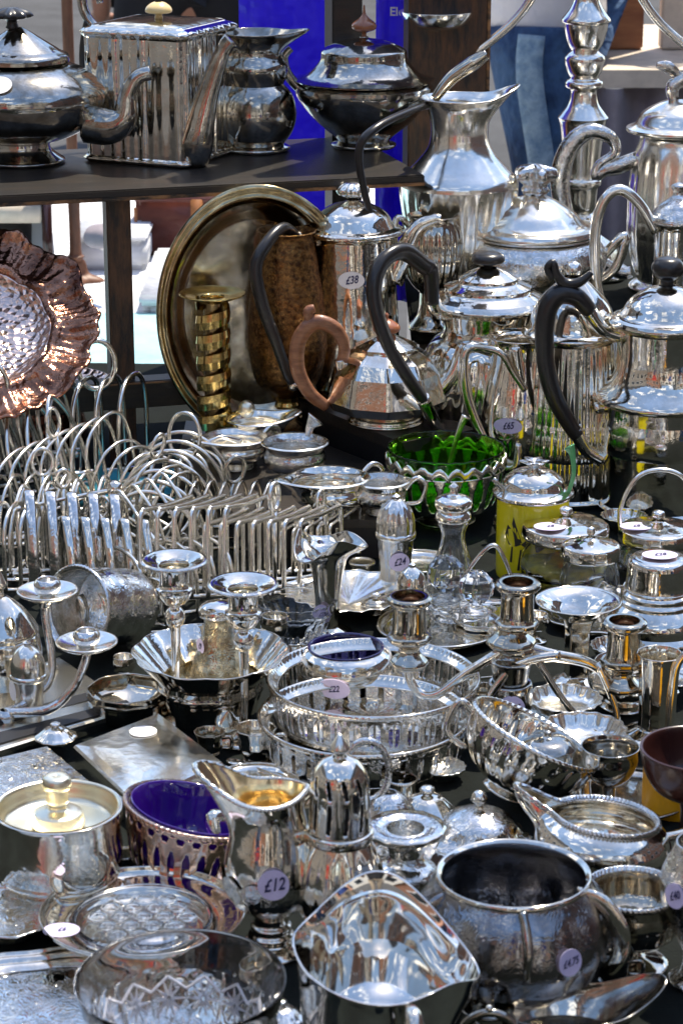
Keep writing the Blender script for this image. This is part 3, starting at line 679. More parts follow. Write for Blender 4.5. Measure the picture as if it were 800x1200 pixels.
t.P('spout', [(64, 0, 70), (96, 0, 110), (104, 0, 160), (122, 0, 188)], [18, 13, 9, 8])

t = T('hot_water_jug', 'silver hot water jug with angular open handle turned to the front', 'jug', 606, 578, 0, yaw=R(-10))
t.L('body', wall([(34, 0), (36, 5), (30, 9, 1), (40, 40), (46, 80), (42, 120), (34, 150), (33, 172), (38, 180)], 2, 8), SILV, seg=72, mod=lip(R(30), 18, 6, 150, 180))
t.P('handle', [(-32, -22, 166), (-54, -34, 174), (-62, -38, 160), (-58, -36, 120), (-40, -36, 76), (-16, -44, 44), (2, -46, 44), (4, -42, 70)], [5, 6, 6, 6, 5, 5, 4], SILV, flat=1.2)
t.P('handle_strap', [(-54, -34, 174), (-20, -44, 172), (-4, -44, 150), (10, -42, 130)], 4, TARN)
t.tag(R(-100), 46, 90, 9, m=TAGL, oval=1.9, txt='£65', sz=10)

t = T('tureen', 'bright silver covered tureen with cast flower finial before the candelabrum', 'tureen', 622, 374, .15, k=1.15)
t.L('body', wall([(38, 0), (42, 5), (34, 12, 1), (56, 26), (72, 50), (74, 68), (66, 80), (60, 84)], 2, 14), CHASED, seg=72)
lid = t.L('lid', [(62, 84), (66, 88), (64, 93, 1), (52, 96), (40, 108), (20, 120), (8, 124)], BRIGHT, seg=64)
t.L('finial', [(6, 122), (12, 128), (10, 134), (18, 142), (16, 150), (6, 154), (0, 155)], CHASED, par=lid, seg=30, mod=flute(5, .3))
t.P('handle', [(-68, 0, 60), (-92, 0, 84), (-84, 0, 52), (-60, 0, 34)], 5); t.P('handle', [(68, 0, 60), (92, 0, 84), (84, 0, 52), (60, 0, 34)], 5)

t = T('fluted_sugar_bowl', 'bulbous fluted silver sugar bowl between ewer and coffee pot', 'sugar bowl', 505, 387, .15)
t.L('body', wall([(24, 0), (27, 5), (16, 20), (14, 44, 1), (28, 62), (34, 88), (33, 112), (27, 126), (30, 132)], 2, 48), TARN, seg=128, mod=flute(20, .035, 46, 122, 'lobe'))
t.P('handle', [(-26, -4, 120), (-40, -8, 132), (-44, -8, 110), (-38, -6, 84), (-26, -4, 72)], 3.5, BRIGHT)

t = T('candelabrum', 'tall silver candelabrum with knopped shaft and curving side arms', 'candelabrum', 677, 322, .15)
t.L('foot', [(58, 0), (60, 5), (52, 12), (44, 16, 1), (46, 20), (40, 34), (28, 44), (18, 50, 1), (24, 56), (20, 66), (14, 72)], CHASED, seg=80, mod=flute(8, .03))
t.L('shaft', [(14, 72), (18, 80), (20, 100), (23, 104), (23, 110), (20, 114), (22, 140), (26, 172), (29, 180, 1), (24, 186), (17, 196), (15, 210), (21, 214), (21, 220), (16, 224), (20, 232), (23, 246), (15, 254, 1), (20, 262), (24, 276), (25, 284, 1), (28, 288), (19, 300), (14, 312), (21, 318), (21, 324), (15, 328), (20, 336), (16, 350), (14, 420), (18, 440)], BRIGHT, seg=40)
for sg, cx in ((-1, -169), (1, 175)):
    arm = t.P('arm', [(0, 0, 400), (sg*34, 0, 362), (sg*70, 0, 300), (sg*108, 0, 264), (sg*140, 0, 246), (sg*164, 0, 252), (cx, 0, 278), (cx, 0, 288)], [7, 6, 5, 5, 6, 6, 6, 6], BRIGHT)
    t.L('drip_pan', [(5, 278), (12, 286), (30, 292), (38, 300), (42, 308), (39, 309), (12, 300), (9, 302)], BRIGHT, seg=48, off=(cx, 0, -12))
    t.L('candle_socket', [(7, 300), (13, 306), (16, 314), (12, 324), (14, 340), (20, 346), (14, 347), (11, 340), (10, 312), (0, 310)], BRIGHT, seg=32, off=(cx, 0, -12))

t = T('lidded_pot', 'silver lidded pot with bird finial and large leafy scroll handle at the right edge', 'hot water pot', 786, 340, .15, k=1.08)
t.L('body', wall([(44, 0), (47, 5), (38, 12, 1), (48, 50), (50, 100), (46, 140), (40, 160), (42, 166)], 2, 14), BRIGHT, seg=96, mod=flute(12, .02, 16, 150, 'lobe'))
lid = t.L('lid', [(42, 165), (54, 168), (55, 172, 1), (46, 176), (38, 188), (20, 198), (6, 202)], BRIGHT, seg=48)
t.P('finial', [(-6, 0, 200), (-8, 0, 214), (4, 0, 224), (10, 0, 238), (2, 0, 242)], [5, 8, 6, 4, 2], CHASED, par=lid)
t.P('finial_wing', [(2, 0, 222), (-14, 0, 234), (-26, 0, 236)], [4, 7, 3], CHASED, par=lid, flat=.5)
t.P('handle', [(-42, 0, 140), (-62, 0, 132), (-76, 0, 128), (-86, 0, 122), (-82, 0, 134), (-66, 0, 146), (-72, 0, 162), (-96, 0, 168), (-116, 0, 150), (-124, 0, 116), (-116, 0, 76), (-100, 0, 48), (-60, 0, 20), (-44, 0, 20)], [8, 9, 7, 6, 5, 6, 8, 10, 11, 10, 9, 7, 6], CHASED)

t = T('slender_pot', 'slender silver pot with a wide plain loop handle before the bird lidded pot', 'hot water pot', 786, 440, .08, Y=None)
t.o.location = atY(786, 420, 2.84)[0]; t.o.location.z = .0
t.o.location = Vector((atY(786, 420, 2.82)[0].x, 2.82, 0))
t.L('body', wall([(44, 0), (46, 5), (40, 12, 1), (52, 50), (54, 100), (40, 136), (27, 160), (25, 200), (24, 258), (28, 264)], 2, 14), SILV, seg=64)
t.L('lid', [(28, 264), (32, 268), (30, 274, 1), (20, 286), (8, 294), (6, 300), (9, 306), (0, 310)], CHASED, seg=40)
t.P('handle', [(-24, -6, 258), (-44, -10, 288), (-66, -12, 304), (-84, -14, 292), (-92, -14, 256), (-88, -14, 200), (-74, -12, 160), (-48, -8, 130)], [6, 6, 6, 6, 6, 6, 5], BRIGHT, flat=1.2)

t = T('tapered_pot', 'tall tapered silver pot with fine vertical flutes left of the black handled pot', 'coffee pot', 664, 580, 0, k=1.08)
t.L('body', wall([(56, 0), (59, 5), (56, 9, 1), (55, 40), (51, 110), (47, 166, 1), (50, 170)], 2, 10), SILV, seg=192, mod=flute(40, .012, 12, 160))
lid = t.L('lid', [(50, 170), (54, 173), (50, 177, 1), (47, 180), (38, 204), (20, 222), (10, 230)], SILV, seg=60)
t.B('knob', (0, 0, 237), 9, BRIGHT, par=lid)
t.P('spout', [(-44, -16, 90), (-56, -22, 130), (-62, -24, 164)], [10, 8, 7])

t = T('coffee_pot', 'big silver coffee pot with black scroll handle and black knob at the right', 'coffee pot', 770, 594, 0, k=1.05)
t.L('body', wall([(66, 0), (69, 5), (66, 9, 1), (68, 60), (68, 116, 1), (74, 120), (72, 126), (58, 140), (52, 160), (52, 194, 1), (57, 198)], 2, 10), SILV, seg=72, mod=flute(12, .006, 10, 110))
lid = t.L('lid', [(57, 198), (62, 201), (60, 206, 1), (50, 210), (40, 224), (22, 236), (9, 240)], SILV, seg=64)
t.L('knob', [(7, 238), (8, 246), (16, 252), (18, 260), (12, 268), (0, 270)], BLKW, par=lid, seg=24)
t.P('handle', [(-84, -16, 216), (-100, -18, 232), (-120, -20, 234), (-132, -22, 214), (-132, -22, 170), (-122, -22, 130), (-104, -20, 98), (-94, -19, 84)], [9, 10, 11, 11, 10, 10, 9, 8], BLKW)
t.P('handle_scroll', [(-126, -21, 252), (-132, -21, 262), (-126, -21, 268), (-122, -21, 256), (-112, -20, 246), (-96, -20, 248), (-84, -20, 258)], [4, 4, 4, 5, 6, 5, 3], BLKW)
t.P('handle_socket', [(-50, -10, 188), (-66, -13, 194), (-76, -15, 204), (-86, -16, 218)], [7, 7, 8, 9]); t.P('handle_socket', [(-97, -19, 90), (-84, -16, 68), (-66, -12, 56)], [8, 7, 8])
t.P('hinge_loop', [(-52, -10, 196), (-44, -12, 150), (-50, -12, 118), (-76, -14, 112)], [5, 4, 5, 7])
# ================================================================== toast racks
def arch(kind, n=14):
    """(w, h) with w -1..1 and h 0..1"""
    if kind == 'arch': return [(-1, 0), (-1, .35), (-.97, .65), (-.8, .86), (-.45, .97), (0, 1), (.45, .97), (.8, .86), (.97, .65), (1, .35), (1, 0)]
    if kind == 'semi': return [(-1, 0), (-.98, .3), (-.87, .58), (-.62, .82), (-.3, .96), (0, 1), (.3, .96), (.62, .82), (.87, .58), (.98, .3), (1, 0)]
    if kind == 'round': return [(-.35, 0), (-.8, .15), (-1, .48), (-.82, .82), (-.4, .97), (0, 1), (.4, .97), (.82, .82), (1, .48), (.8, .15), (.35, 0)]
    if kind == 'gothic': return [(-1, 0), (-1, .4), (-.8, .66), (-.4, .88), (0, 1), (.4, .88), (.8, .66), (1, .4), (1, 0)]
    return [(-1, 0), (-1.0, .5), (-.98, .9), (-.9, .99), (-.8, 1.0), (0, .98), (.8, 1.0), (.9, .99), (.98, .9), (1.0, .5), (1, 0)]
def rack(label, px, py, ax, wd, h, n, kind='arch', r=2.2, flat=None, z=0, m=None, ringr=14, rings=1, hcol=0, feet=True, roll=0, tilt=0):
    """ax: step (u, d) between the loops in photo pixels, wd: half width vector (u, d) of a loop"""
    m = m or BRIGHT
    r *= 1.15; h *= 1.15
    t = T('toast_rack', label, 'toast rack', px, py, z, group='toast racks crowded at the left', roll=R(roll), tilt=R(tilt)); b0 = 10
    L0 = ((-(n-1)/2)*ax[0], (-(n-1)/2)*ax[1]); L1 = (-L0[0], -L0[1])
    V, Fc = [], []
    for sg in (-.86, .86):
        add(V, Fc, *tube_geo([(L0[0]+sg*wd[0]-ax[0]*.3, L0[1]+sg*wd[1]-ax[1]*.3, b0), (L1[0]+sg*wd[0]+ax[0]*.3, L1[1]+sg*wd[1]+ax[1]*.3, b0)], r*1.1, seg=8, straight=True))
    add(V, Fc, *tube_geo([(L0[0]-ax[0]*.2, L0[1]-ax[1]*.2, b0), (L1[0]+ax[0]*.2, L1[1]+ax[1]*.2, b0)], r*1.1, seg=8, straight=True))
    for L_ in (L0, L1): add(V, Fc, *tube_geo([(L_[0]-wd[0], L_[1]-wd[1], b0), (L_[0]+wd[0], L_[1]+wd[1], b0)], r*1.1, seg=8, straight=True))
    t.add('base', (V, Fc), m)
    pts = [(w_*wd[0], w_*wd[1], b0+q*(h-b0)) for w_, q in arch(kind)]
    axn = Vector((ax[0], ax[1], 0)).normalized()
    geo = tube_geo(pts, r, seg=8 if flat is None else 8, n=4, flat=flat or 1, up=tuple(axn) if flat else None)
    first = None
    for k in range(n):
        loc = ((L0[0]+ax[0]*k)*t.s, (L0[1]+ax[1]*k)*t.s, 0)
        if first is None: first = t.add('loop', geo, m); first.location = loc
        else: c = first.copy(); COL.objects.link(c); c.parent = t.o; c.location = loc
    if rings:
        hh = h+hcol
        t.P('stem', [(0, 0, b0), (0, 0, hh-2)], r*1.15, m, seg=8)
        u_ = Vector((wd[0], wd[1], 0)).normalized() if abs(wd[0]) > abs(ax[0]) else Vector((ax[0], ax[1], 0)).normalized()
        t.P('ring_handle', [(u_.x*ringr*cos(a), u_.y*ringr*cos(a), hh+ringr*1.15+ringr*1.25*sin(a)) for a in [2*pi*k/14 for k in range(14)]], r*1.1, m, closed=True, seg=8, n=3)
    if feet:
        for a in (L0, L1):
            for sg in (-.86, .86):
                t.B('foot', (a[0]+sg*wd[0], a[1]+sg*wd[1], 5), 5, m, seg=10)
    return t
rack('toast rack of tall wire arches at the back left with a ring grip', 118, 574, (26, 8), (12, 50), 112, 4, 'arch', 2.6, ringr=22, z=0, hcol=-10)
rack('wide wire toast rack with leaning narrow arches at the far left edge', 34, 588, (25, -6), (10, 50), 100, 6, 'gothic', 2.4, ringr=18, hcol=8, roll=-14, z=.012)
rack('upper left toast rack of short arches in front of the copper dish', 30, 556, (24, -2), (12, 42), 84, 5, 'arch', 2.4, rings=0, roll=-10, z=.02)
rack('small wire toast rack with an upright oval ring behind the fan of arches', 205, 600, (16, 16), (26, -14), 60, 4, 'arch', 1.9, ringr=21, hcol=-4, roll=8, z=.01)
rack('toast rack seen end on as a fan of nested wide half round wires', 196, 640, (4, 40), (60, -6), 86, 7, 'semi', 2.2, rings=0)
rack('toast rack with a flat top bar and ball grip mid row', 78, 662, (30, 12), (10, 55), 84, 4, 'gothic', 2.0, ringr=8, hcol=-6)
rack('flat strap toast rack with tall polished pointed arches at the left', 88, 692, (25, -4), (-8, 46), 98, 5, 'gothic', 1.4, flat=4.0, rings=0, m=HAMM)
rack('flat strap toast rack with shorter arches in front of the tall strap rack', 126, 715, (23, -3), (-10, 34), 92, 5, 'gothic', 1.3, flat=3.5, rings=0, m=SILV)
rack('low toast rack of round flat hoops just behind the fallen mug', 135, 745, (26, 5), (-22, 24), 54, 5, 'round', 1.1, flat=3.8, rings=0, m=SILV)
rack('toast rack of squared wires with no grip in the middle row', 246, 700, (19, 4), (27, 66), 92, 6, 'square', 2.5, ringr=10, rings=0, tilt=-10, z=.01)
rack('toast rack of squared wires with a looped heart grip right of centre', 322, 690, (18, 4), (24, 56), 72, 7, 'square', 2.5, ringr=12, hcol=6, tilt=-8, z=.008)
rack('rounded wire toast rack in the gap behind the tall candlesticks', 200, 716, (20, 8), (-24, 40), 66, 6, 'arch', 2.2, rings=0)
rack('tiny wire toast rack half hidden at the left edge behind the conical pot', 12, 690, (18, 0), (8, 40), 84, 4, 'arch', 2.3, rings=0)
rack('thin wire toast rack leaning backwards against the copper tray, two rings on top', 88, 610, (17, 10), (22, 44), 92, 7, 'arch', 1.8, ringr=13, hcol=4, tilt=12, roll=-8, z=.02)
rack('round hooped wire toast rack tipped to the right before the blue cloth', 158, 622, (15, -12), (24, 36), 78, 6, 'round', 1.8, ringr=11, roll=16, z=.02)
rack('small squared wire toast rack wedged at the end of the row', 376, 668, (14, 6), (18, 40), 52, 5, 'square', 1.8, ringr=10, hcol=8)
rack('narrow gothic wire toast rack askew between fan and strap racks', 168, 668, (16, 14), (26, -30), 84, 6, 'gothic', 1.8, rings=0, roll=-10, z=.015)
rack('low half round toast rack lying behind the left pair of rings', 52, 640, (20, 6), (14, 46), 70, 6, 'semi', 1.8, ringr=12, tilt=-8, z=.012)
rack('old wire toast rack with bent pointed loops beside the fan', 262, 640, (17, 8), (10, 50), 66, 6, 'gothic', 1.9, ringr=12, roll=9, z=.014, m=TARN)
# long loose bars lying over the racks
t = T('sugar_tongs', 'slim silver tongs laid across the tops of the toast racks', 'sugar tongs', 80, 600, .075)
t.P('arm', [(-66, 6, 0), (0, 0, 16), (56, 0, 26)], [3, 2.2, 3], BRIGHT); t.P('arm', [(56, 0, 26), (76, -30, 16), (96, -60, 0), (108, -80, -8)], [3, 2.2, 2.2, 3], BRIGHT); t.B('hinge_ball', (56, 0, 27), 10, SILV)

# ================================================================== small dishes behind the racks
def sauce(label, px, py, r, h, m=SILV, hnd=True, lp=True, foot=True, lid_=None, cat='sauce boat', name='sauce_boat', ang=200, elong=1.0):
    t = T(name, label, cat, px, py, .045)
    t.L('body', wall([(r*.52, 0), (r*.56, 3), (r*.46, h*.12), (r*.5, h*.2, 1), (r*.86, h*.4), (r*.96, h*.62), (r*.88, h*.82), (r, h)], 1.6, h*.22), m, seg=72, mod=lip(R(ang), r*.55, h*.15, h*.6, h, .5) if lp else None, sx=elong)
    t.L('rim', [(r-.6, h-1), (r+1.8, h+.4), (r-.4, h+2)], BRIGHT, seg=72, mod=lip(R(ang), r*.55, h*.15, h*.6-1, h, .5) if lp else None, sx=elong)
    if hnd:
        c = cos(R(ang)); s_ = sin(R(ang))
        P = [(-.9*r, .8*h), (-1.3*r, 1.15*h), (-1.65*r, .95*h), (-1.45*r, .45*h), (-.9*r, .35*h)]
        t.P('handle', [(-c*-1*p*elong*-1 if False else c*p*elong, s_*p, z) for p, z in P], [3, 3, 2.6, 2.4, 2.6], BRIGHT)
    return t
t = sauce('small bright silver sauce boat beside the spiral candlestick base', 277, 549, 37, 36, BRIGHT, ang=215)
t.P('spoon', [(-48, -24, 22), (-20, -8, 38), (6, 4, 30)], [5, 2.2, 4], BRIGHT, flat=.4)
sauce('second small silver sauce boat with flared lip behind the first', 300, 531, 34, 40, BRIGHT, ang=10, hnd=False)
sauce('little pierced silver bowl with a shell crest', 346, 563, 38, 44, CHASED, lp=False, hnd=False, cat='bowl', name='pierced_bowl').P('crest', [(14, 26, 44), (18, 28, 56), (24, 28, 64)], [3, 6, 12], CHASED, flat=.4)
sauce('silver cream boat with double scroll handle under the riser', 386, 602, 44, 42, SILV, ang=215, elong=1.05)
sauce('silver sugar bowl with an open side handle beside the green basket', 446, 602, 32, 38, CHASED, lp=False, ang=170, cat='sugar bowl', name='sugar_bowl')
sauce('shallow silver dish in the shade between cream boat and pepper pot', 424, 585, 24, 22, SILV, lp=False, hnd=False, cat='dish', name='small_dish')

# green glass basket
t = T('glass_basket', 'green glass bowl in a pierced silver frame with a spoon in it', 'bowl', 521, 610)
def sk(u, v):
    k = (u*22) % 1
    return ((k-.5)/.33)**2+((v-.55)/.40)**2 < 1
t.L('frame', [(55, 20), (62, 34), (66, 50), (69, 66)], BRIGHT, seg=264, skip=sk, n=6, solid=1.6)
t.L('frame_base', [(34, 0), (36, 3), (28, 7), (30, 12, 1), (46, 16), (53, 22), (54, 24), (52, 24)], CHASED, seg=64)
t.L('glass_liner', [(0, 12), (30, 12), (50, 22), (60, 44), (66, 72), (68, 84), (66.5, 85), (64, 72), (57.5, 44), (48, 25), (30, 15), (0, 15)], GREENG, seg=96, mod=flute(24, .012))
t.L('frame_edge', [(68, 62), (70.5, 64), (71, 69), (69, 72), (67, 70)], BRIGHT, seg=96, mod=lambda th, r, z: (r, z+8*abs(cos(th*11))))
s_ = T('spoon', 'slim silver spoon with a shell end standing in the green glass bowl', 'spoon', 521, 610)
s_.P('stem', [(-8, 0, 26), (4, -6, 70), (16, -12, 112), (22, -14, 124)], [3.0, 2.2, 3.5, 6], BRIGHT, flat=.45); s_.B('bowl', (-10, 0, 24), 9, BRIGHT, sc=(.7, 1, .5))

# yellow enamel jar
t = T('preserve_jar', 'yellow glass preserve jar with a black painted butterfly and domed silver lid', 'jar', 622, 670)
t.L('body', wall([(40, 0), (42, 3), (42, 84), (40, 90)], 2, 4), YELL, seg=64)
lid = t.L('lid', [(42, 88), (47, 90), (47, 94, 1), (38, 99), (34, 108), (22, 116), (8, 119), (5, 121)], SILV, seg=64)
t.L('knob', [(5, 119), (9, 124), (15, 128), (9, 129), (0, 127)], CHASED, par=lid, seg=36, mod=flute(6, .25, 122, 140))
def petal(th, z, pts, m, part):
    """a painted shape on the cylinder wall, 0.3 mm proud"""
    V = []; n = len(pts)
    for rr in (42.25, 42.5):
        for a, b in pts: V.append((rr*cos(th+a/42), rr*sin(th+a/42), z+b))
    Fc = [tuple(range(n, 2*n)), tuple(range(n-1, -1, -1))]+[(k, (k+1) % n, n+(k+1) % n, n+k) for k in range(n)]
    return t.add(part, (V, Fc), m, smooth=False)
th = R(-112)
petal(th, 44, [(0, 0), (10, 10), (24, 16), (30, 10), (20, 4), (28, -2), (20, -8), (6, -4)], INK, 'painted_wing')
petal(th, 44, [(0, 0), (-6, -3), (-16, -2), (-22, 8), (-18, 20), (-8, 12)], INK, 'painted_wing')
petal(th, 44, [(-4, 1), (-12, 22), (-10, 30), (-7, 22), (1, 2)], INK, 'painted_wing')
petal(th, 22, [(-14, 0), (-12, 18), (-10, 18), (-11, 0)], INK, 'painted_stem'); petal(th, 22, [(-4, -8), (-1, 16), (1, 16), (-1, -8)], INK, 'painted_stem')
petal(th, 20, [(2, 0), (6, 3), (9, 0), (6, -4)], ORNG, 'painted_flower')
t.P('spoon', [(-40, -10, 100), (-24, -14, 88), (-48, -16, 112), ][::-1], [3, 2.6, 2.4], DARKS, flat=.5)
t.P('preserve_spoon', [(38, -14, 92), (44, -20, 118), (42, -20, 140), (38, -20, 150)], [2.5, 2.5, 3.5, 7], mat('jade_enamel', (.08, .30, .12), 0, .2, coat=.5), flat=.45)

def jamjar(label, px, py, r, h, tg=None, cont=None, hoop=0, knob=8):
    t = T('preserve_pot', label, 'preserve pot', px, py)
    t.L('glass_body', wall([(r*.7, 0), (r*.84, 4), (r*.98, h*.3), (r*.98, h*.6), (r*.86, h*.86), (r*.84, h)], 2.5, 5), GLASS, seg=72, mod=flute(12, .02, 4, h*.8))
    if cont: t.L('contents', [(0, 6), (r*.7, 6), (r*.90, h*.3), (r*.90, h*.55), (0, h*.56)], cont, seg=40)
    lid = t.L('lid', [(r*.86, h-4), (r*.98, h-3), (r, h+3), (r*.98, h+9, 1), (r*.92, h+12), (r*.6, h+15), (r*.3, h+17), (r*.16, h+19)], SILV, seg=72, mod=flute(16, .008))
    t.L('knob', [(r*.16, h+17), (knob*.5, h+20), (knob, h+25), (knob*.8, h+30), (0, h+32)], BRIGHT, par=lid, seg=24)
    if tg is not None: t.tag(tg, r*.62, h+15.0, 15 if r > 40 else 9, up=True, oval=1.25, txt='£8', sz=10)
    if hoop: t.P('hoop_handle', [(-r*.9, 0, h), (-r*.98, 0, h+30), (-r*.7, 0, h+62), (-r*.3, 0, h+76), (r*.3, 0, h+76), (r*.7, 0, h+62), (r*.98, 0, h+30), (r*.9, 0, h)], 2.6, BRIGHT, flat=1.2)
    return t
jamjar('wide glass pot with ribbed silver lid and mustard coloured contents', 660, 688, 51, 62, R(-130), MUST)
jamjar('smaller cut glass pot with a flat silver lid before the wide one', 689, 712, 35, 62, None, None, knob=5)
jamjar('glass pot with silver lid and tall hooped handle at the right', 768, 672, 46, 42, R(-160), None, hoop=1)

# casters, cruets
def pepper(name, label, px, py, r, h, m=SILV, cat='pepper pot', tg=None, fl=0, dome=True, waist=.8, txt='£12'):
    t = T(name, label, cat, px, py)
    t.L('body', [(r*1.05, 0), (r*1.1, 3), (r*.95, 6, 1), (r*waist, h*.25), (r*.9, h*.5), (r*.95, h*.56)], m, seg=60, mod=flute(16, fl) if fl else None)
    t.L('collar', [(r*.95, h*.55), (r*1.04, h*.57), (r*1.04, h*.60), (r*.96, h*.62)], BRIGHT, seg=48)
    c = t.L('top', [(r*.96, h*.61, 1), (r*.94, h*.74), (r*.72, h*.86), (r*.35, h*.93), (r*.18, h*.95)], m, seg=120, mod=flute(12, .035) if fl else None)
    t.L('finial', [(r*.16, h*.94), (r*.12, h*.955), (r*.24, h*.975), (r*.1, h*.99), (0, h)], BRIGHT, par=c, seg=20)
    if tg is not None: t.tag(R(tg), r*.93, h*.36, r*.48, txt=txt, oval=1.1)
    return t
pepper('pepper_caster', 'fluted silver pepper caster with twisted dome beside the glass cruet', 463, 692, 23, 112, HAMM, tg=-80, fl=.02, cat='caster', txt='£24')
t = T('cruet_bottle', 'cut glass cruet bottle with beaded silver sprinkler top', 'cruet bottle', 529, 726)
t.L('glass_body', wall([(20, 0), (24, 4), (30, 24), (28, 50), (16, 84), (14, 100), (18, 112), (16, 118)], 2.5, 6), GLASS, seg=48, mod=poly(8, 4, 70))
c = t.L('silver_top', [(15, 114), (20, 116), (20, 122), (17, 126, 1), (21, 130), (21, 138), (14, 142), (6, 144), (4, 150), (6, 153), (0, 158)], SILV, seg=40)
def stopper(label, px, py, r, h):
    t = T('glass_stopper', label, 'glass stopper', px, py, group='faceted glass stoppers by the candelabrum')
    t.L('plug', [(0, 0), (r*.62, 0), (r*.75, h*.30), (r*.9, h*.34), (r*.9, h*.38), (r*.4, h*.42), (r*.32, h*.5)], GLASS, seg=24)
    V, Fc = lathe_geo([(0, h*.48), (r*.5, h*.50), (r*.92, h*.62), (r, h*.74), (r*.92, h*.86), (r*.5, h*.98), (0, h)], 8, n=1)
    t.add('faceted_ball', (V, Fc), GLASS, smooth=False)
stopper('faceted glass stopper before the cruet bottle', 527, 776, 28, 110) if False else None
stopper('faceted glass stopper standing right of the cruet bottle', 557, 742, 21, 72)
stopper('larger faceted glass stopper overlapping the cruet bottle', 521, 728, 22, 76)
t = T('cruet_stand', 'silver cruet frame with a pointed wire handle beside the yellow jar', 'cruet frame', 574, 730)
t.L('tray', [(0, 4), (40, 4), (46, 8), (48, 12), (44, 8), (0, 6)], SILV, seg=48); 
for a in (0, 90, 180, 270): t.B('foot', (34*cos(R(a)), 34*sin(R(a)), 2), 3, SILV)
t.P('wire_handle', [(-38, 0, 8), (-32, 0, 50), (-14, 0, 78), (2, 0, 90), (14, 0, 76), (26, 0, 44), (30, 0, 8)], 2.6, SILV, n=6)
pepper('muffineer', 'little silver caster with pointed bell lid behind the tray', 482, 752, 19, 92, SILV, waist=.9, cat='caster')

# trumpet vase
t = T('bud_vase', 'silver trumpet vase with a wide ruffled rim and lilac price sticker', 'vase', 384, 742)
t.L('body', wall([(26, 0), (28, 3), (14, 8), (13, 12), (15, 40), (19, 74), (24, 90), (32, 98), (40, 106)], 1.6, 14), SILV, seg=120,
    mod=lambda th, r, z: (r*(1+.16*ss(84, 106, z)*cos(3*th+.6)), z-8*ss(92, 106, z)*cos(3*th+.6)+5*ss(92, 106, z)*cos(th*2+1)))
t.tag(R(-110), 18, 30, 10, txt='£35')
t = T('crimped_dish', 'oval glass lined silver dish with crimped rim behind the gallery tray', 'dish', 408, 712)
t.L('body', wall([(34, 0), (44, 3), (62, 16), (72, 20)], 1.6, 4), BRIGHT, seg=160, mod=flute(18, .035, 8, 40), sx=1.05)
t = T('glass_dish', 'clear pressed glass dish left of the trumpet vase', 'glass dish', 345, 746)
t.L('body', wall([(22, 0), (30, 3), (40, 28), (44, 42)], 2.5, 5), GLASS, seg=90, mod=flute(18, .03), sx=1.1)
t.P('wire_frame', [(-44, -10, 30), (-52, -16, 18), (-40, -30, 6)], 2)

# tall candlesticks
def tall_stick(label, px, py, H, rr):
    t = T('candlestick', label, 'candlestick', px, py, group='pair of tall slim candlesticks')
    t.L('foot', [(32, 0), (34, 3), (26, 8), (10, 14), (6, 20)], SILV, seg=48)
    t.L('stem', [(6, 18), (4.5, 26), (6, H-76), (6, H-72, 1), (10, H-68), (12, H-60), (10, H-54), (6, H-50, 1), (6, H-48), (14, H-44), (20, H-34), (21, H-28, 1), (17, H-24), (18, H-6), (22, H-2), (rr, H+1), (rr+1, H+3), (rr-3, H+4), (21, H), (16.5, H-4), (15, H-16), (0, H-17)], SILV, seg=48)
    t.L('wax_cup', [(0, H-10), (13, H-9.6), (15.2, H-8)], OLDG, seg=30)
    t.L('rim_ring', [(rr, H+.5), (rr+2.2, H+2.4), (rr, H+4.4)], CHASED, seg=64)
tall_stick('tall slim silver candlestick with wide drip rim, the left of the pair', 208, 840, 176, 37)
tall_stick('tall slim silver candlestick with wide drip rim, nearer of the pair by the trays', 287, 868, 176, 39)

# lobed bowl with gilt caster
t = T('lobed_bowl', 'large lobed silver bowl holding a gilt embossed caster', 'bowl', 248, 842)
t.L('body', wall([(46, 0), (50, 4), (58, 30), (60, 48, 1), (74, 62), (86, 74), (90, 78)], 2, 6), SILV, seg=160, mod=flute(10, .022, 20, 90, 'lobe'))
t = T('gilt_caster', 'gilt embossed sugar caster with pierced top standing in the lobed bowl', 'caster', 257, 828)
t.o.location.z = .012
t.L('body', [(30, 0), (32, 4), (35, 16), (30, 40), (20, 62), (16, 84), (18, 90)], OLDG, seg=60)
c = t.L('top', [(18, 90), (22, 92), (22, 98), (18, 103), (10, 106), (0, 107)], SILV, seg=40)
t.tag(R(-150), 22, 60, 9, txt='£9')
t = T('small_beaker', 'low plain silver beaker dish under the fallen mug', 'beaker', 150, 842)
t.L('body', wall([(30, 0), (38, 3), (45, 20), (46, 34)], 1.6, 4), TARN, seg=64, mod=flute(8, .02))
# fallen mug
t = T('fallen_mug', 'engraved silver christening mug lying on its side with a beaded rim', 'mug', 112, 772, .0, iso=True, tilt=R(76), yaw=R(-38))
t.o.location.z = .052
t.L('body', wall([(40, -66), (44, -62), (46, -30), (46, 20), (48, 26), (50, 28)], 1.8, -60), CHASED, seg=90)
t.L('rim', [(49, 26), (52, 28), (50, 31), (48, 29)], HAMM, seg=120, mod=gad(60, .8, 20, 40))
t.P('handle', [(-44, 0, 12), (-64, 0, 4), (-66, 0, -30), (-46, 0, -48)], 4)

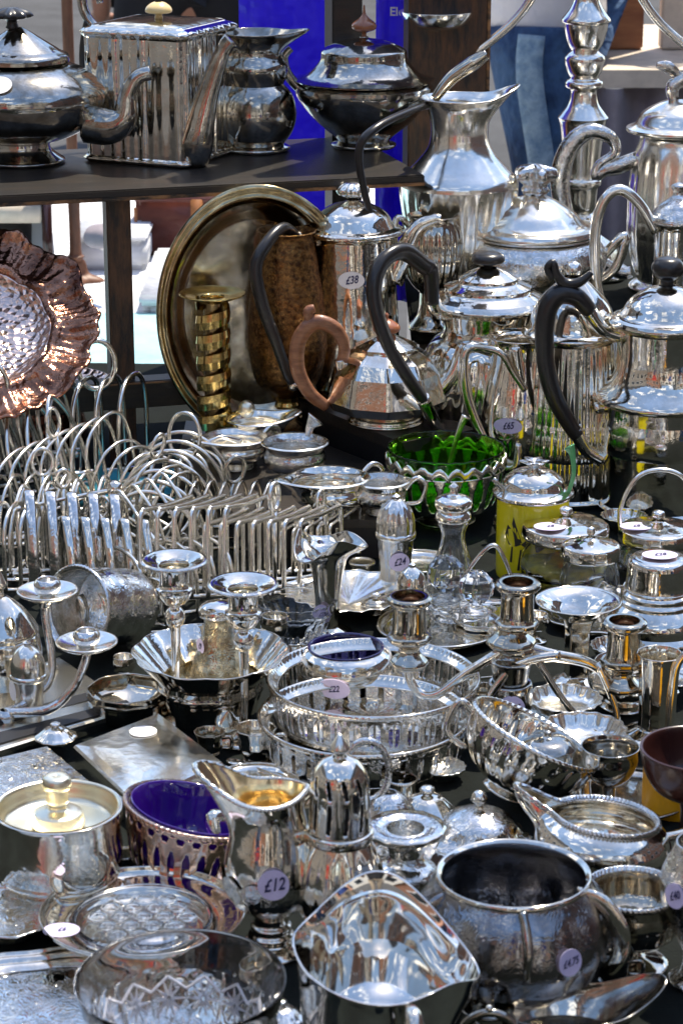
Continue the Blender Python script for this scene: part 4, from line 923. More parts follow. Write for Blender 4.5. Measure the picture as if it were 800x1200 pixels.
# low two branched holder at left
t = T('low_candelabrum', 'low silver two branched candle holder with small drip pans at the left', 'candelabrum', 8, 862)
t.L('foot', [(34, 0), (36, 3), (20, 9), (10, 16), (12, 24), (6, 30)], HAMM, seg=48)
for (ex, ey, ez, mx_) in ((47, 60, 146, 20), (97, 6, 106, 50)):
    t.P('branch', [(0, 0, 26), (mx_, ey*.3, 30), (mx_+30, ey*.7, 54), (ex-4, ey, ez-26), (ex, ey, ez-14)], [6, 6, 5, 5, 5], HAMM)
    t.L('drip_pan', [(4, -16), (8, -12), (26, -6), (34, -2), (36, 0), (33, 1), (12, -5), (10, -4)], BRIGHT, seg=48, off=(ex, ey, ez))
    t.L('candle_cup', [(8, -6), (15, 0), (16, 8), (12, 13), (10, 12), (9, 4), (0, 3)], HAMM, seg=32, off=(ex, ey, ez))
t = T('conical_pot', 'silver muffineer with a pointed lid and onion finial at the left edge', 'caster', 5, 812)
t.L('body', [(44, 0), (48, 4), (44, 10, 1), (48, 36), (44, 64), (40, 70)], SILV, seg=64)
c = t.L('lid', [(40, 70), (44, 72), (40, 80), (28, 96), (14, 108), (8, 112)], SILV, seg=60)
t.L('finial', [(6, 112), (5, 118), (9, 124), (7, 130), (2, 142), (0, 148)], BRIGHT, par=c, seg=24)
pepper('bell_caster', 'small bell shaped silver pepper pot with white sticker at the left', 36, 850, 21, 98, BRIGHT, waist=.78).tag(R(-150), 19, 44, 12, m=TAGW, oval=.8)
# ================================================================== centre: gallery trays
def gallery(name, label, px, py, rx, h, z=0, pat='loop', pc=None):
    t = T(name, label, 'gallery tray', px, py, z)
    t.L('plate', [(0, 2), (rx*.84, 2), (rx*.90, 4), (rx*.94, 8)], pc or SILV, seg=96, solid=1.5, n=2)
    N_ = 34
    def skp(u, v):
        k = (u*N_) % 1
        if pat == 'loop': return (((k-.5)/.30)**2+((v-.42)/.30)**2 < 1 and abs(k-.5) > .07) or ((k-.0)/.10)**2+((v-.74)/.08)**2 < 1 or ((k-1)/.10)**2+((v-.74)/.08)**2 < 1
        return (abs(k-.5-.25*(v-.5)) < .13 and .14 < v < .66) or ((k-.5)/.2)**2+((v-.86)/.08)**2 < 1
    t.L('gallery', [(rx*.93, 7), (rx*.965, h*.4), (rx*.98, h*.8), (rx*.985, h-2)], CHASED, seg=N_*14, n=6, skip=skp, solid=1.4)
    t.L('rim', [(rx*.975, h-3), (rx*1.0, h-2), (rx*1.015, h+1), (rx*.995, h+4), (rx*.95, h-1.5), (rx*.90, h-6), (rx*.91, h-7), (rx*.975, h-3)], SILV, seg=360, mod=gad(110, .7, h, h+2))
    t.L('foot_ring', [(rx*.78, 0), (rx*.80, 0), (rx*.80, 3), (rx*.93, 7)], SILV, seg=96)
    return t
gallery('gallery_tray', 'lower pierced silver gallery tray of the stacked pair', 426, 884, 122, 44, 0, 'slot')
t = gallery('gallery_tray', 'upper pierced silver gallery tray holding the salt and candle arm', 437, 842, 123, 46, .012, 'loop')
t = T('salt_cellar', 'round silver salt cellar with dark blue glass liner on the upper tray', 'salt cellar', 405, 800, .018)
t.L('body', wall([(30, 0), (34, 3), (52, 12), (58, 22), (54, 34), (46, 40)], 2, 4), SILV, seg=64, sx=.98)
t.L('liner', [(0, 6), (30, 8), (41, 24), (43, 40), (45, 42), (43, 43), (40.5, 40), (38, 26), (28, 12), (0, 10)], BLUED, seg=64)
t.tag(R(-104), 57, 14, 13, slope=R(-10), oval=1.5, txt='£22', sz=10)

# ------------------------------------------------------------------ branched candelabrum, centre right
def cup(t, off, s=1.0, par=None):
    q = lambda P: [(a*s, b*s)+tuple(p[2:] for p in ()) for a, b in P]
    t.L('candle_cup', [(10*s, -52*s), (20*s, -50*s), (22*s, -44*s), (16*s, -38*s, ), (12*s, -32*s), (14*s, -26*s), (24*s, -20*s), (25*s, -15*s, 1), (20*s, -12*s), (19*s, 18*s), (22*s, 20*s), (26*s, 24*s), (26*s, 28*s, 1), (23*s, 30*s), (18*s, 30*s, 1), (17*s, 18*s), (17*s, 6*s), (0, 5*s)], TARN, seg=64, mod=poly(10, -60*s, -13*s), off=off)
    t.L('cup_lining', [(0, 14*s), (15.5*s, 15*s), (16.7*s, 20*s)], CUPDK, off=off, seg=24)
t = T('candelabrum_branch', 'three light silver candelabrum with curved crossing arms and ribbed cups', 'candelabrum', 596, 862)
t.L('foot', [(44, 0), (46, 4), (38, 10), (30, 16, 1), (32, 20), (24, 30), (20, 60), (24, 84), (26, 88), (18, 92), (14, 100)], DARKS, seg=64)
t.L('stem', [(14, 98), (26, 104), (28, 110), (18, 118), (14, 126)], TARN, seg=48, mod=poly(10))
cup(t, (6, 0, 146)); cup(t, (-118, 0, 130)); cup(t, (131, 8, 100))
t.P('arm', [(0, 0, 104), (-50, -8, 76), (-84, -10, 52), (-104, -4, 50), (-116, 0, 64), (-118, 0, 80)], [6, 5.5, 5.5, 5.5, 5.5, 6], SILV, flat=.8)
t.P('arm', [(0, -4, 108), (40, -4, 96), (90, 0, 84), (118, 6, 60), (130, 8, 44), (131, 8, 52)], [8, 7, 6, 5, 5, 6], SILV, flat=.7)
t.P('arm', [(56, -10, 96), (10, -16, 90), (-16, -20, 66), (-44, -24, 24), (-54, -26, 0)], [6, 5, 5, 4, 4], SILV, flat=.8)
t.P('arm', [(30, -8, 90), (54, -16, 56), (76, -22, 30)], [4, 4, 4.5], DARKS, flat=.8)
t.P('arm', [(100, 0, 84), (124, -6, 30), (118, -10, -14+20), (104, -14, 3)], [4, 4, 4, 4], SILV, flat=.8)
t.L('tag_collar', [(22, 30), (26, 34), (26, 60), (22, 62)], DARKS, seg=48)
t.tag(R(-90), 27.2, 42, 15, txt='£6.75', sz=10, oval=1.05, slope=R(10))
t = T('comport', 'small silver comport with flat flared top on a slim square stem', 'comport', 674, 800)
t.L('body', wall([(26, 0), (28, 3), (18, 8), (15, 12, 1), (16, 60, 1), (21, 74), (34, 88), (45, 94), (50, 95)], 1.6, 64), SILV, seg=64, mod=both(poly(4, 9, 80, .6)))
t = T('inkwell', 'silver inkwell on a stepped foot with lilac sticker on its lid at the right', 'inkwell', 768, 742)
t.L('body', [(62, 0), (64, 4), (58, 10, 1), (56, 24), (44, 36, 1), (46, 40), (42, 44), (43, 48), (38, 52)], SILV, seg=96, mod=gad(60, .8, 2, 6))
c = t.L('lid', [(38, 52), (40, 54, 1), (38, 56), (36, 80, 1), (34, 86), (26, 89), (0, 91)], SILV, seg=64)
t.tag(R(-90), 4, 91, 16, up=True, oval=1.3, txt='£28', sz=11)
def disc(label, px, py, r, h, m=BRIGHT):
    t = T('footed_dish', label, 'dish', px, py)
    t.L('body', wall([(r*.4, 0), (r*.44, 3), (r*.25, h*.25), (r*.25, h*.4, 1), (r*.7, h*.6), (r*.95, h*.9), (r, h)], 1.5, h*.5), m, seg=96, mod=flute(16, .03, h*.6, h+9))
    return t
disc('small footed silver dish with crimped edge behind its twin by the arm', 660, 850, 44, 32)
disc('footed silver dish with crimped edge nearest the tilted bowl', 682, 896, 50, 42)
disc('shallow silver dish behind the end of the crossing arms', 775, 812, 46, 24, SILV)
t = T('goblet', 'dark plain silver goblet standing behind the sauce boat', 'goblet', 712, 948)
t.L('body', wall([(30, 0), (32, 3), (10, 10), (8, 26, 1), (24, 38), (32, 54), (32, 66), (34, 72)], 1.6, 34), DARKS, seg=64)
t = T('mustard_pot', 'dark silver drum mustard pot beside the goblet', 'mustard pot', 640, 925)
t.L('body', wall([(30, 0), (32, 4), (30, 7, 1), (30, 44), (32, 48)], 1.6, 6), DARKS, seg=48)
t.L('lid', [(32, 48), (33, 50), (22, 58), (5, 61), (4, 66), (0, 68)], DARKS, seg=40)
t.P('handle', [(30, 0, 40), (48, 0, 36), (48, 0, 14), (30, 0, 10)], 3, DARKS)
t = T('napkin_beaker', 'silver beaker with wide wire loop handle at the right edge', 'beaker', 768, 868)
t.L('body', wall([(44, 0), (46, 4), (38, 10), (24, 16, 1), (21, 24), (22, 64), (24, 90), (26, 100)], 1.5, 18), SILV, seg=64, mod=poly(12, 18, 110))
t.P('loop_handle', [(12, -20, 10), (14, -22, 60), (18, -22, 96), (34, -22, 112), (56, -22, 104)], 4.4, BRIGHT)
t = T('small_creamer', 'squat silver creamer with crimped shoulder behind the twin dishes', 'cream jug', 730, 830)
t.L('body', wall([(26, 0), (28, 4), (20, 8, 1), (38, 24), (42, 36), (34, 48), (36, 54)], 1.6, 10), SILV, seg=64, mod=flute(14, .03, 10, 44))

# ------------------------------------------------------------------ right edge
t = T('lacquer_bowl', 'dark red lacquered bowl, blurred at the right edge', 'bowl', 810, 1010, 0)
t.L('foot', [(30, 0), (32, 4), (20, 12), (16, 60), (24, 78)], REDB, seg=48)
t.L('body', wall([(20, 74), (46, 84), (60, 104), (66, 128)], 4, 84), REDB, seg=64)
t = T('yellow_tin', 'bright yellow tin with black lettering at the right edge', 'tin', 812, 1000, 0, yaw=R(10))
t.L('body', [(0, 0), (44, 0, 1), (45, 2), (45, 64, 1), (40, 74), (26, 82), (0, 84)], YPLA, seg=64)
q = writing('tin_writing', 'CE', 11*t.s, INK, t.o); q.location = (-42*t.s, -22*t.s, 52*t.v); q.rotation_euler = (pi/2, 0, R(-55))
t.o.location.y += .09

# ------------------------------------------------------------------ tilted bowl, lid, sauce boat
t = T('tilted_bowl', 'fluted silver sugar basin tipped on its side with a bright scalloped rim', 'sugar basin', 598, 946, 0, iso=True, tilt=R(-5), roll=R(27), yaw=R(0))
t.o.location.z = .026
t.L('body', wall([(26, -20), (28, -18), (24, -12, 1), (52, 2), (72, 28), (78, 50), (80, 60)], 2, -10), SILV, seg=144, mod=flute(16, .028, -10, 58, 'lobe'))
t.L('rim', [(78, 58), (82, 60), (80, 64), (77, 62)], BRIGHT, seg=240, mod=gad(60, 1.0, 50, 70))
t.P('handle', [(-74, 0, 50), (-98, 0, 58), (-96, 0, 20), (-66, 0, 10)], 4)
t = T('pot_lid', 'loose ornate silver lid with scalloped moulding between the small candlestick and the basin', 'lid', 560, 985)
t.L('cover', [(62, 0), (60, 5), (50, 10, 1), (46, 14), (38, 26), (16, 36), (0, 38)], CHASED, seg=120, mod=flute(10, .045, -1, 20))
t.L('knob', [(6, 36), (4, 42), (10, 48), (6, 56), (0, 58)], SILV, seg=24)
t = T('gravy_boat', 'round silver cream boat with roped rim and narrow spout, opening towards the viewer', 'cream boat', 698, 1042, 0, tilt=R(-4), roll=R(6))
t.L('foot', [(48, 0), (50, 3), (48, 7), (40, 12)], SILV, seg=120, mod=gad(60, .9, 0, 8))
t.L('body', wall([(40, 10), (60, 20), (76, 38), (80, 54), (74, 68), (64, 76), (60, 79)], 2, 14), SILV, seg=96, mod=lip(R(168), 48, 18, 56, 79, .22), sx=1.0, sy=.98)
t.L('rim', [(60, 76), (64, 79), (62, 84), (58, 81)], CHASED, seg=360, mod=both(gad(80, 1.2, 70, 90), lip(R(168), 48, 18, 56, 79, .22)))
t.P('handle', [(60, 0, 60), (84, -4, 70), (104, -8, 76), (110, -8, 56), (84, 0, 34)], [5, 5, 6, 4, 4], SILV)
t = T('footed_bowl', 'small footed silver bowl with beaded gallery behind the dark sugar bowl', 'bowl', 738, 1130)
t.L('foot', [(42, 0), (44, 3), (38, 6), (14, 12), (10, 20), (14, 28)], TARN, seg=120, mod=gad(50, .8, 0, 5))
t.L('body', wall([(14, 26), (44, 34), (54, 52), (54, 80), (57, 84)], 1.6, 36), TARN, seg=96, mod=flute(12, .02, 30, 78, 'lobe'))
t.L('rim', [(54, 82), (58, 84), (56, 88), (52, 84)], CHASED, seg=240, mod=gad(60, .9, 70, 90))
t = T('rococo_jug', 'heavily embossed silver jug with lilac sticker cut by the right edge', 'jug', 818, 1150)
t.L('body', wall([(34, 0), (36, 4), (22, 14), (20, 34, 1), (34, 60), (48, 92), (50, 120), (38, 146), (34, 156)], 1.8, 40), CHASED, seg=64)
t.tag(R(-138), 49.5, 112, 15, slope=R(6), txt='£40', sz=12, oval=.95, spin=R(20))

# dark sugar bowl
t = T('dark_sugar_bowl', 'large dark lobed silver sugar bowl with engraved front and £4.75 sticker', 'sugar bowl', 598, 1166)
t.L('body', wall([(58, 0), (62, 4), (56, 10, 1), (90, 30), (112, 62), (114, 84), (104, 112), (90, 128), (86, 134)], 3, 12), DCHAS, seg=144, mod=flute(10, .03, 14, 120, 'lobe'))
t.L('rim', [(86, 131), (90, 134), (88, 139), (83, 136)], SILV, seg=96)
t.P('handle', [(70, -30, 128), (98, -40, 122), (118, -46, 96), (120, -44, 66), (108, -36, 44)], [8, 10, 12, 11, 8], SILV, flat=.35)
t.P('handle', [(-70, -30, 126), (-96, -40, 116), (-112, -40, 84), (-100, -36, 50)], [8, 9, 9, 7], DCHAS, flat=.4)
t.P('rib', [(4, -90, 134), (8, -102, 116), (10, -112, 96), (8, -114, 70)], [5, 6, 6, 4], DARKS)
t.tag(R(-61), 117, 86, 16, slope=R(8), txt='£4.75', sz=11, oval=.95)
t = T('sauce_ladle_boat', 'dark silver sauce boat with a long sweeping lip at the bottom edge', 'sauce boat', 660, 1218)
t.L('body', wall([(44, 0), (48, 4), (50, 10, 1), (66, 28), (70, 38)], 2, 10), DARKS, seg=90, mod=lip(R(18), 34, 22, 14, 38, .5), sx=1.2, sy=.75)
t = T('ring_handled_cup', 'small dark silver cup with a round ring handle at the bottom edge', 'cup', 570, 1225)
t.L('body', wall([(26, 0), (30, 4), (34, 20), (30, 40), (32, 44)], 2, 6), DARKS, seg=60)
t.P('ring_handle', [(0+34*cos(a), -30, 22+30*sin(a)) for a in [R(-20)+R(220)*k/9 for k in range(10)]], 5, DARKS)
t.B('thumb_bead', (0, -30, 56), 5, SILV)

# small short candlestick
t = T('short_candlestick', 'short stout silver candlestick with wide chased rim between caster and dark bowl', 'candlestick', 474, 1072)
t.L('body', [(42, 0), (46, 4), (38, 12), (26, 20, 1), (32, 30), (38, 44), (36, 54), (24, 62), (20, 70, 1), (22, 82), (30, 90), (44, 94), (46, 98), (42, 100, 1), (34, 101), (26, 98), (22, 99, 1), (20, 90), (19, 78), (0, 77)], CHASED, seg=80)
t.L('rim', [(40, 99), (46, 97), (47, 100), (44, 102)], SILV, seg=120, mod=flute(12, .012))
# bell with rope ring
t = T('table_bell', 'silver bell shaped muffineer with roped ring grip behind the tall caster', 'bell', 455, 1000)
t.L('body', wall([(52, 0), (54, 3), (48, 10), (38, 30), (30, 50), (20, 64), (10, 70)], 1.6, 4), CHASED, seg=80, mod=flute(10, .02))
t.P('rope_ring', [(-26+26*cos(a), -4, 96+34*sin(a)) for a in [2*pi*k/16 for k in range(16)]], 4.2, CHASED, closed=True)
t.P('ring_stem', [(0, 0, 66), (-4, -2, 72), (-6, -4, 76)], 4, SILV)

# tall caster
t = T('muffineer', 'tall silver sugar caster with pierced dome and acorn finial', 'caster', 398, 1120)
t.L('foot', [(34, 0), (36, 4), (24, 12), (18, 20, 1), (22, 26)], SILV, seg=48)
t.L('body', [(22, 24), (46, 50), (52, 80), (46, 110), (36, 132, 1), (39, 134), (39, 142), (36, 144, 1)], SILV, seg=96, mod=flute(10, .03, 30, 128, 'lobe'))
def sk2(u, v):
    k = (u*11) % 1; c_ = .5+.18*sin(v*pi*2)
    return abs(k-c_) < .13 and .06 < v < .52 and not (.26 < v < .30)
c = t.L('pierced_dome', [(35, 143), (34, 180), (31, 204), (20, 218), (8, 223)], SILV, seg=220, n=8, skip=sk2, solid=1.5)
t.L('inner_shadow_lining', [(31, 144), (30, 180), (26, 198)], DKPL, seg=32).name = 'shade_sleeve'  # black sleeve added so the slots look shaded inside
t.L('finial', [(7, 221), (5, 226), (11, 231), (10, 236), (3, 246), (0, 248)], BRIGHT, par=c, seg=24)

# jug with gilt lining
t = T('helmet_cream_jug', 'silver helmet cream jug with gilt inside, beaded rim and £12 sticker', 'cream jug', 318, 1114)
t.L('foot', [(40, 0), (42, 4), (34, 10), (26, 14), (27, 20), (23, 24), (24, 30), (20, 34), (22, 42), (26, 48)], SILV, seg=64)
P = [(24, 46), (44, 62), (54, 84), (52, 112), (44, 140), (40, 160), (44, 176)]
md = both(lip(R(165), 46, 24, 128, 176, .50, 8))
t.L('body', P, SILV, seg=96, mod=md)
t.L('lining', [(0, 66), (20, 66), (42, 86), (49.5, 112), (41.5, 140), (37.5, 160), (41.5, 176)], GILT, seg=96, mod=md)
t.L('beaded_rim', [(41, 175), (45, 174), (46, 177), (42, 179), (40, 177)], SILV, seg=300, mod=both(gad(64, .9, 170, 180), lip(R(165), 46, 24, 128, 176, .50, 8)))
t.P('handle', [(40, 8, 160), (60, 12, 176), (76, 14, 150), (74, 14, 110), (52, 10, 82)], [5, 5, 5, 5, 5], SILV)
t.tag(R(-85), 56, 100, 19, txt='£12', sz=19, oval=.95)
t.L('leaf_calyx', [(27, 47), (46, 61), (56, 78), (57, 90)], CHASED, seg=120, mod=lambda th, r, z: (r, z+(8*abs(cos(th*5)) if z > 76 else 0)))

# front wavy jug
t = T('front_cream_jug', 'big plain silver cream jug with sweeping wavy lip at the bottom centre', 'cream jug', 440, 1286)
P = [(52, 0), (56, 5), (48, 12, 1), (70, 40), (84, 80), (86, 120), (88, 150), (92, 164)]
def fj(th, r, z):
    k = ss(60, 164, z)
    w_ = exp(-(dth(th, R(8))/.55)**2)
    h_ = 44*exp(-(dth(th, R(88))/.75)**2)-16*exp(-(dth(th, R(-80))/.9)**2)-30*w_+10*exp(-(dth(th, R(180))/.5)**2)
    return r+k*(24*w_+4), z+k*h_
t.L('body', wall(P, 2.2, 14), MIRR, seg=128, mod=fj)
t.P('handle', [(38, -80, 118), (38, -104, 142), (40, -124, 138), (40, -134, 100), (38, -122, 50), (36, -84, 34)], [8, 10, 12, 12, 9, 7], SILV, flat=1.2)

# blue basket
t = T('blue_glass_basket', 'copper worn silver basket pierced with slots around a cobalt glass liner', 'basket', 216, 1028, 0, tilt=R(-3), roll=R(8), k=1.06)
NB = 26
def sk3(u, v):
    k = (u*NB) % 1
    if .28 < v < .66: return ((k-.5)/.25)**2+((v-.47)/.17)**2 < 1
    k2 = (u*NB*1.0+.5) % 1; 
    if v >= .70: return ((k2-.5)/.25)**2+((v-.78)/.07)**2 < 1 or ((k-.5)/.2)**2+((v-.90)/.06)**2 < 1
    return ((k2-.5)/.25)**2+((v-.17)/.07)**2 < 1
t.L('basket', [(50, 6), (60, 16), (68, 38), (73, 62), (74, 70)], ROSE, seg=NB*16, n=8, skip=sk3, solid=1.8, mod=lambda th, r, z: (r, z+5*ss(20, 70, z)*cos(th-R(180))))
t.L('base', [(44, 0), (48, 0), (50, 6), (44, 8), (0, 6)], ROSE, seg=64)
t.L('rim', [(73, 68), (77, 69), (77, 74), (72, 74)], ROSE, seg=300, mod=both(gad(70, .9, 66, 76), lambda th, r, z: (r, z+5*cos(th-R(180)))))
t.L('liner', [(0, 10), (44, 10), (54, 20), (63, 40), (68, 62), (70, 73), (68, 75), (64, 62), (58, 40), (50, 24), (40, 15), (0, 15)], BLUEG, seg=72, mod=lambda th, r, z: (r, z+5*ss(20, 70, z)*cos(th-R(180))))
t.P('swing_handle', [(28, -58, 70), (22, -52, 84), (34, -40, 84), (58, -20, 96), (78, 0, 108), (84, 20, 104)], [6, 9, 8, 5, 4, 4], SILV)
# biscuit pot
t = T('sugar_box', 'straight silver jar with pale gilt recessed lid and turned knob, front left', 'jar', 72, 1050)
t.L('body', wall([(40, 0), (44, 4), (50, 12), (66, 26), (71, 46), (72, 98), (75, 102)], 2, 14), SILV, seg=96, mod=poly(24, 20, 70, .1))
t.L('recessed_lid', [(0, 80), (56, 82), (66, 92), (69, 102), (72, 104)], PALEG, seg=72)
t.L('knob', [(30, 82), (31, 86), (28, 96, 1), (24, 98), (12, 100), (10, 104), (13, 108), (12, 122, 1), (16, 124), (17, 130), (14, 136), (6, 137), (0, 136)], PALEG, seg=48)
# dish with glass grid
t = T('oval_dish', 'oval silver dish with a dimpled glass inset and lilac sticker, front left', 'dish', 168, 1106)
t.L('body', wall([(44, 0), (48, 3), (46, 6), (70, 12), (78, 18), (90, 26), (112, 30), (118, 34), (120, 38)], 2, 8), SILV, seg=96, sy=.96)
V, Fc = lathe_geo([(0, 24), (74, 24), (80, 28), (82, 32), (79, 33), (75, 29), (0, 28)], 72, n=2)
t.add('glass_inset', (V, Fc), GLASS)
V, Fc = [], []
for q in range(-4, 5):
    for p_ in range(-4, 5):
        cx, cy_ = (p_+.5*(q % 2))*26, q*23
        if cx*cx+cy_*cy_ < 66**2: add(V, Fc, *[g if i else [(x+cx, y+cy_, z) for x, y, z in g] for i, g in enumerate(lathe_geo([(12.4, 27), (12, 31), (10, 32), (8, 29), (0, 28.4)], 16, n=2))])
t.add('glass_dimples', (V, Fc), GLASS)
t.tag(R(205), 99, 34.0, 17, up=True, oval=1.25, txt='£6', sz=11)
# cut glass bowl
t = T('cut_glass_bowl', 'cut glass bowl with star pattern and plain clear rim at the bottom left', 'glass bowl', 214, 1268, .006)
CUTG = mat('cut_glass', (.96, .97, .98), 0, .03, trans=1, ior=1.5); STARG = mat('cut_glass_facets', (.90, .90, .95), 0, .05, trans=.72, ior=1.5, spec=.9)
def stars(th, r, z):
    k = ss(8, 30, z)*(1-ss(70, 80, z)); a = th*7
    return r+k*(4.5*abs(cos(a))-4.5*abs(cos(2*a+(z-40)*.09))+3*abs(sin(a-(z-40)*.11))), z
t.L('body', [(0, 0), (56, 0), (60, 4), (84, 24), (100, 48), (110, 76, 1), (114, 84), (122, 112), (120, 114), (110, 86), (104, 72), (92, 46), (76, 26), (52, 9), (0, 8)], CUTG, seg=336, mod=lambda th, r, z: stars(th, r, z) if r > 62 else (r, z))
V, Fc = [], []
for k in range(14):
    th0 = 2*pi*k/14
    for j in range(20):
        dn = j >= 10; a = 2*pi*j/10; L_ = 15 if j % 5 else 19
        pts = []
        for q in (0, 1):
            rr = 3+L_*q; zz = (22 if dn else 50)+rr*sin(a)*(.6 if dn else 1); th = th0+(pi/14 if dn else 0)+rr*cos(a)/(88 if dn else 104)
            R_ = 62+48*((zz/76)**.55)*.99; R_ = 90+(zz-50)*.36 if not dn else 74+(zz-22)*.75
            pts.append(((R_+4)*cos(th), (R_+4)*sin(th), zz))
        add(V, Fc, *tube_geo(pts, [2.6, .7], seg=4, straight=True))
zz_ = [((91+(z_-50)*.36)*cos(pi*k/14), (91+(z_-50)*.36)*sin(pi*k/14), z_) for k, z_ in [(k, 73 if k % 2 == 0 else 60) for k in range(28)]]
for k in range(28): add(V, Fc, *tube_geo([zz_[k], zz_[(k+1) % 28]], 1.8, seg=5, straight=True))
t.add('cut_stars', (V, Fc), STARG, smooth=False)
# ornate tray bottom left, enlarged under the cut glass bowl to brighten the glass
t = T('ornate_tray', 'ornate embossed silver tray with plain raised edge in the bottom left corner', 'tray', 70, 1215, 0)
t.L('plate', [(0, 4), (150, 4), (156, 6)], CHASED, seg=64, solid=1.5, sx=1.1)
t.L('border', [(156, 6), (164, 10), (170, 10, 1), (176, 14), (182, 13), (186, 16), (184, 8), (170, 4), (160, 1)], SILV, seg=160, mod=flute(12, .02), sx=1.1)
t = T('small_salver', 'little chased silver salver under the oval dish at the left edge', 'tray', 8, 1094, 0)
t.L('plate', [(0, 3), (56, 3), (62, 7), (68, 8), (66, 4), (50, 0)], CHASED, seg=100, mod=flute(10, .03))
t.o.location.z = .014; t.L('foot_ring', [(40, -13), (42, -13), (40, 3)], SILV, seg=40)
# flat boxes at left
def flatbox(name, label, quad, h, m, cat='box', side=None, part='lid'):
    """quad: four photo points of the top outline"""
    zt = h; P = [at(x, y, zt)[0] for x, y in quad]; c = sum(P, Vector())/4
    o = plain(name, label, cat, (c.x, c.y, 0)); Q = [(p.x-c.x, p.y-c.y) for p in P]
    a = atan2(Q[1][1]-Q[0][1], Q[1][0]-Q[0][0])
    sc = lambda k: [(x*k, y*k) for x, y in Q]
    linkobj('body', *prism(sc(.985), 0, h*.55), side or m, o, False)
    V = []; n = 4
    for k, z in ((1, h*.56), (1.0, h*.86), (.97, h*.97), (.80, h*1.0), (.4, h*1.04)): V += [(x, y, z) for x, y in sc(k)]
    Fc = [tuple(range(3, -1, -1)), tuple(range(16, 20))]+[(j*4+k, j*4+(k+1) % 4, (j+1)*4+(k+1) % 4, (j+1)*4+k) for j in range(4) for k in range(4)]
    l = linkobj(part, V, Fc, m, o, False); return o, l, Q, c
o, l, Q, c = flatbox('cigarette_box', 'plain bright silver cigarette box with domed lid and white oval sticker', [(86, 872), (186, 834), (262, 892), (160, 942)], .022, BRIGHT)
s2 = linkobj('price_sticker', *lathe_geo([(0, 0), (1, 0, 1), (1, .05, 1), (0, .05)], 24, n=1), TAGW, l); s2.scale = (.012, .012, .012)
q = at(168, 857, .0235)[0]; s2.location = (q.x-c.x, q.y-c.y, .0232)
o, l, Q, c = flatbox('engraved_box', 'engraved silver box lid glittering at the left edge', [(-60, 900), (56, 872), (126, 930), (-30, 990)], .03, CHASED, side=DARKS)
GT = mat('satin_silver_plate', (.80, .77, .68), 1, .22, bump=.2, bscale=20, var=.15, vscale=14)
o, l, Q, c = flatbox('card_case', 'flat satin silver panel box with two dark inlaid stripes at the left', [(-90, 830), (70, 768), (160, 828), (-60, 896)], .014, GT, side=DARKS)
for (a, b, cc, d) in (((-80, 858), (124, 806), (134, 812), (-76, 870)), ((-72, 876), (148, 820), (156, 826), (-66, 890))):
    P = [at(x, y, .0150)[0] for x, y in (d, cc, b, a)]; Qs = [(p.x-c.x, p.y-c.y) for p in P]
    linkobj('inlaid_stripe', *prism(Qs, .0138, .0150), DKPL, l, False)
# scattered little things that fill the gaps
rnd = random.Random(11)
def spoon(label, px, py, ang, L_, z=.001, m=SILV):
    t = T('teaspoon', label, 'spoon', px, py, z, yaw=ang, group='loose teaspoons on the cloth')
    t.P('stem', [(-L_/2, 0, 3), (-L_/4, 0, 5), (L_/5, 0, 4), (L_/3, 0, 3)], [4.5, 2, 1.6, 2.4], m, flat=.45); t.B('bowl', (L_*.42, 0, 3), 9, m, sc=(1.5, .9, .3))
for i, (x, y, a, l_, lb) in enumerate(((560, 800, 20, 90, 'loose teaspoon lying behind the three light candelabrum'), (300, 905, 140, 80, 'loose teaspoon beside the lower gallery tray'),
                                   (505, 780, 60, 70, 'loose teaspoon right of the upper gallery tray'), (590, 1010, 15, 90, 'loose teaspoon under the loose ornate lid'))):
    spoon(lb, x, y, R(a), l_)
# flat and low pieces under and between the rest
def salver(label, px, py, r, m=SILV, sy=1.0, h=8, n=0, z=0):
    t = T('salver', label, 'salver', px, py, z)
    t.L('foot_ring', [(r*.5, 0), (r*.52, 0), (r*.55, 3)], m, seg=48, sy=sy)
    t.L('plate', [(0, 3), (r*.78, 3), (r*.84, 5), (r*.93, h), (r, h+1), (r*1.01, h+3), (r*.97, h+3)], m, seg=120, sy=sy, solid=1.2, mod=flute(n, .03) if n else None)
    return t
salver('round silver salver under the cruet bottle and glass stoppers', 515, 742, 74)
salver('small round silver salver behind the pepper caster', 492, 668, 40, BRIGHT)
salver('piecrust edged salver under the preserve pots', 718, 724, 84, SILV, n=12)
salver('little silver salver in front of the comport', 640, 838, 52, TARN)
salver('silver salver beneath the loose ornate lid', 545, 1018, 66, SILV, n=10)
salver('chased salver right of the helmet cream jug', 352, 1010, 46, CHASED)
salver('broad silver salver under the dark goblet at the right', 735, 940, 72, DARKS)
salver('silver salver between the lobed bowl and gilt mouthed jug', 300, 925, 50, SILV)

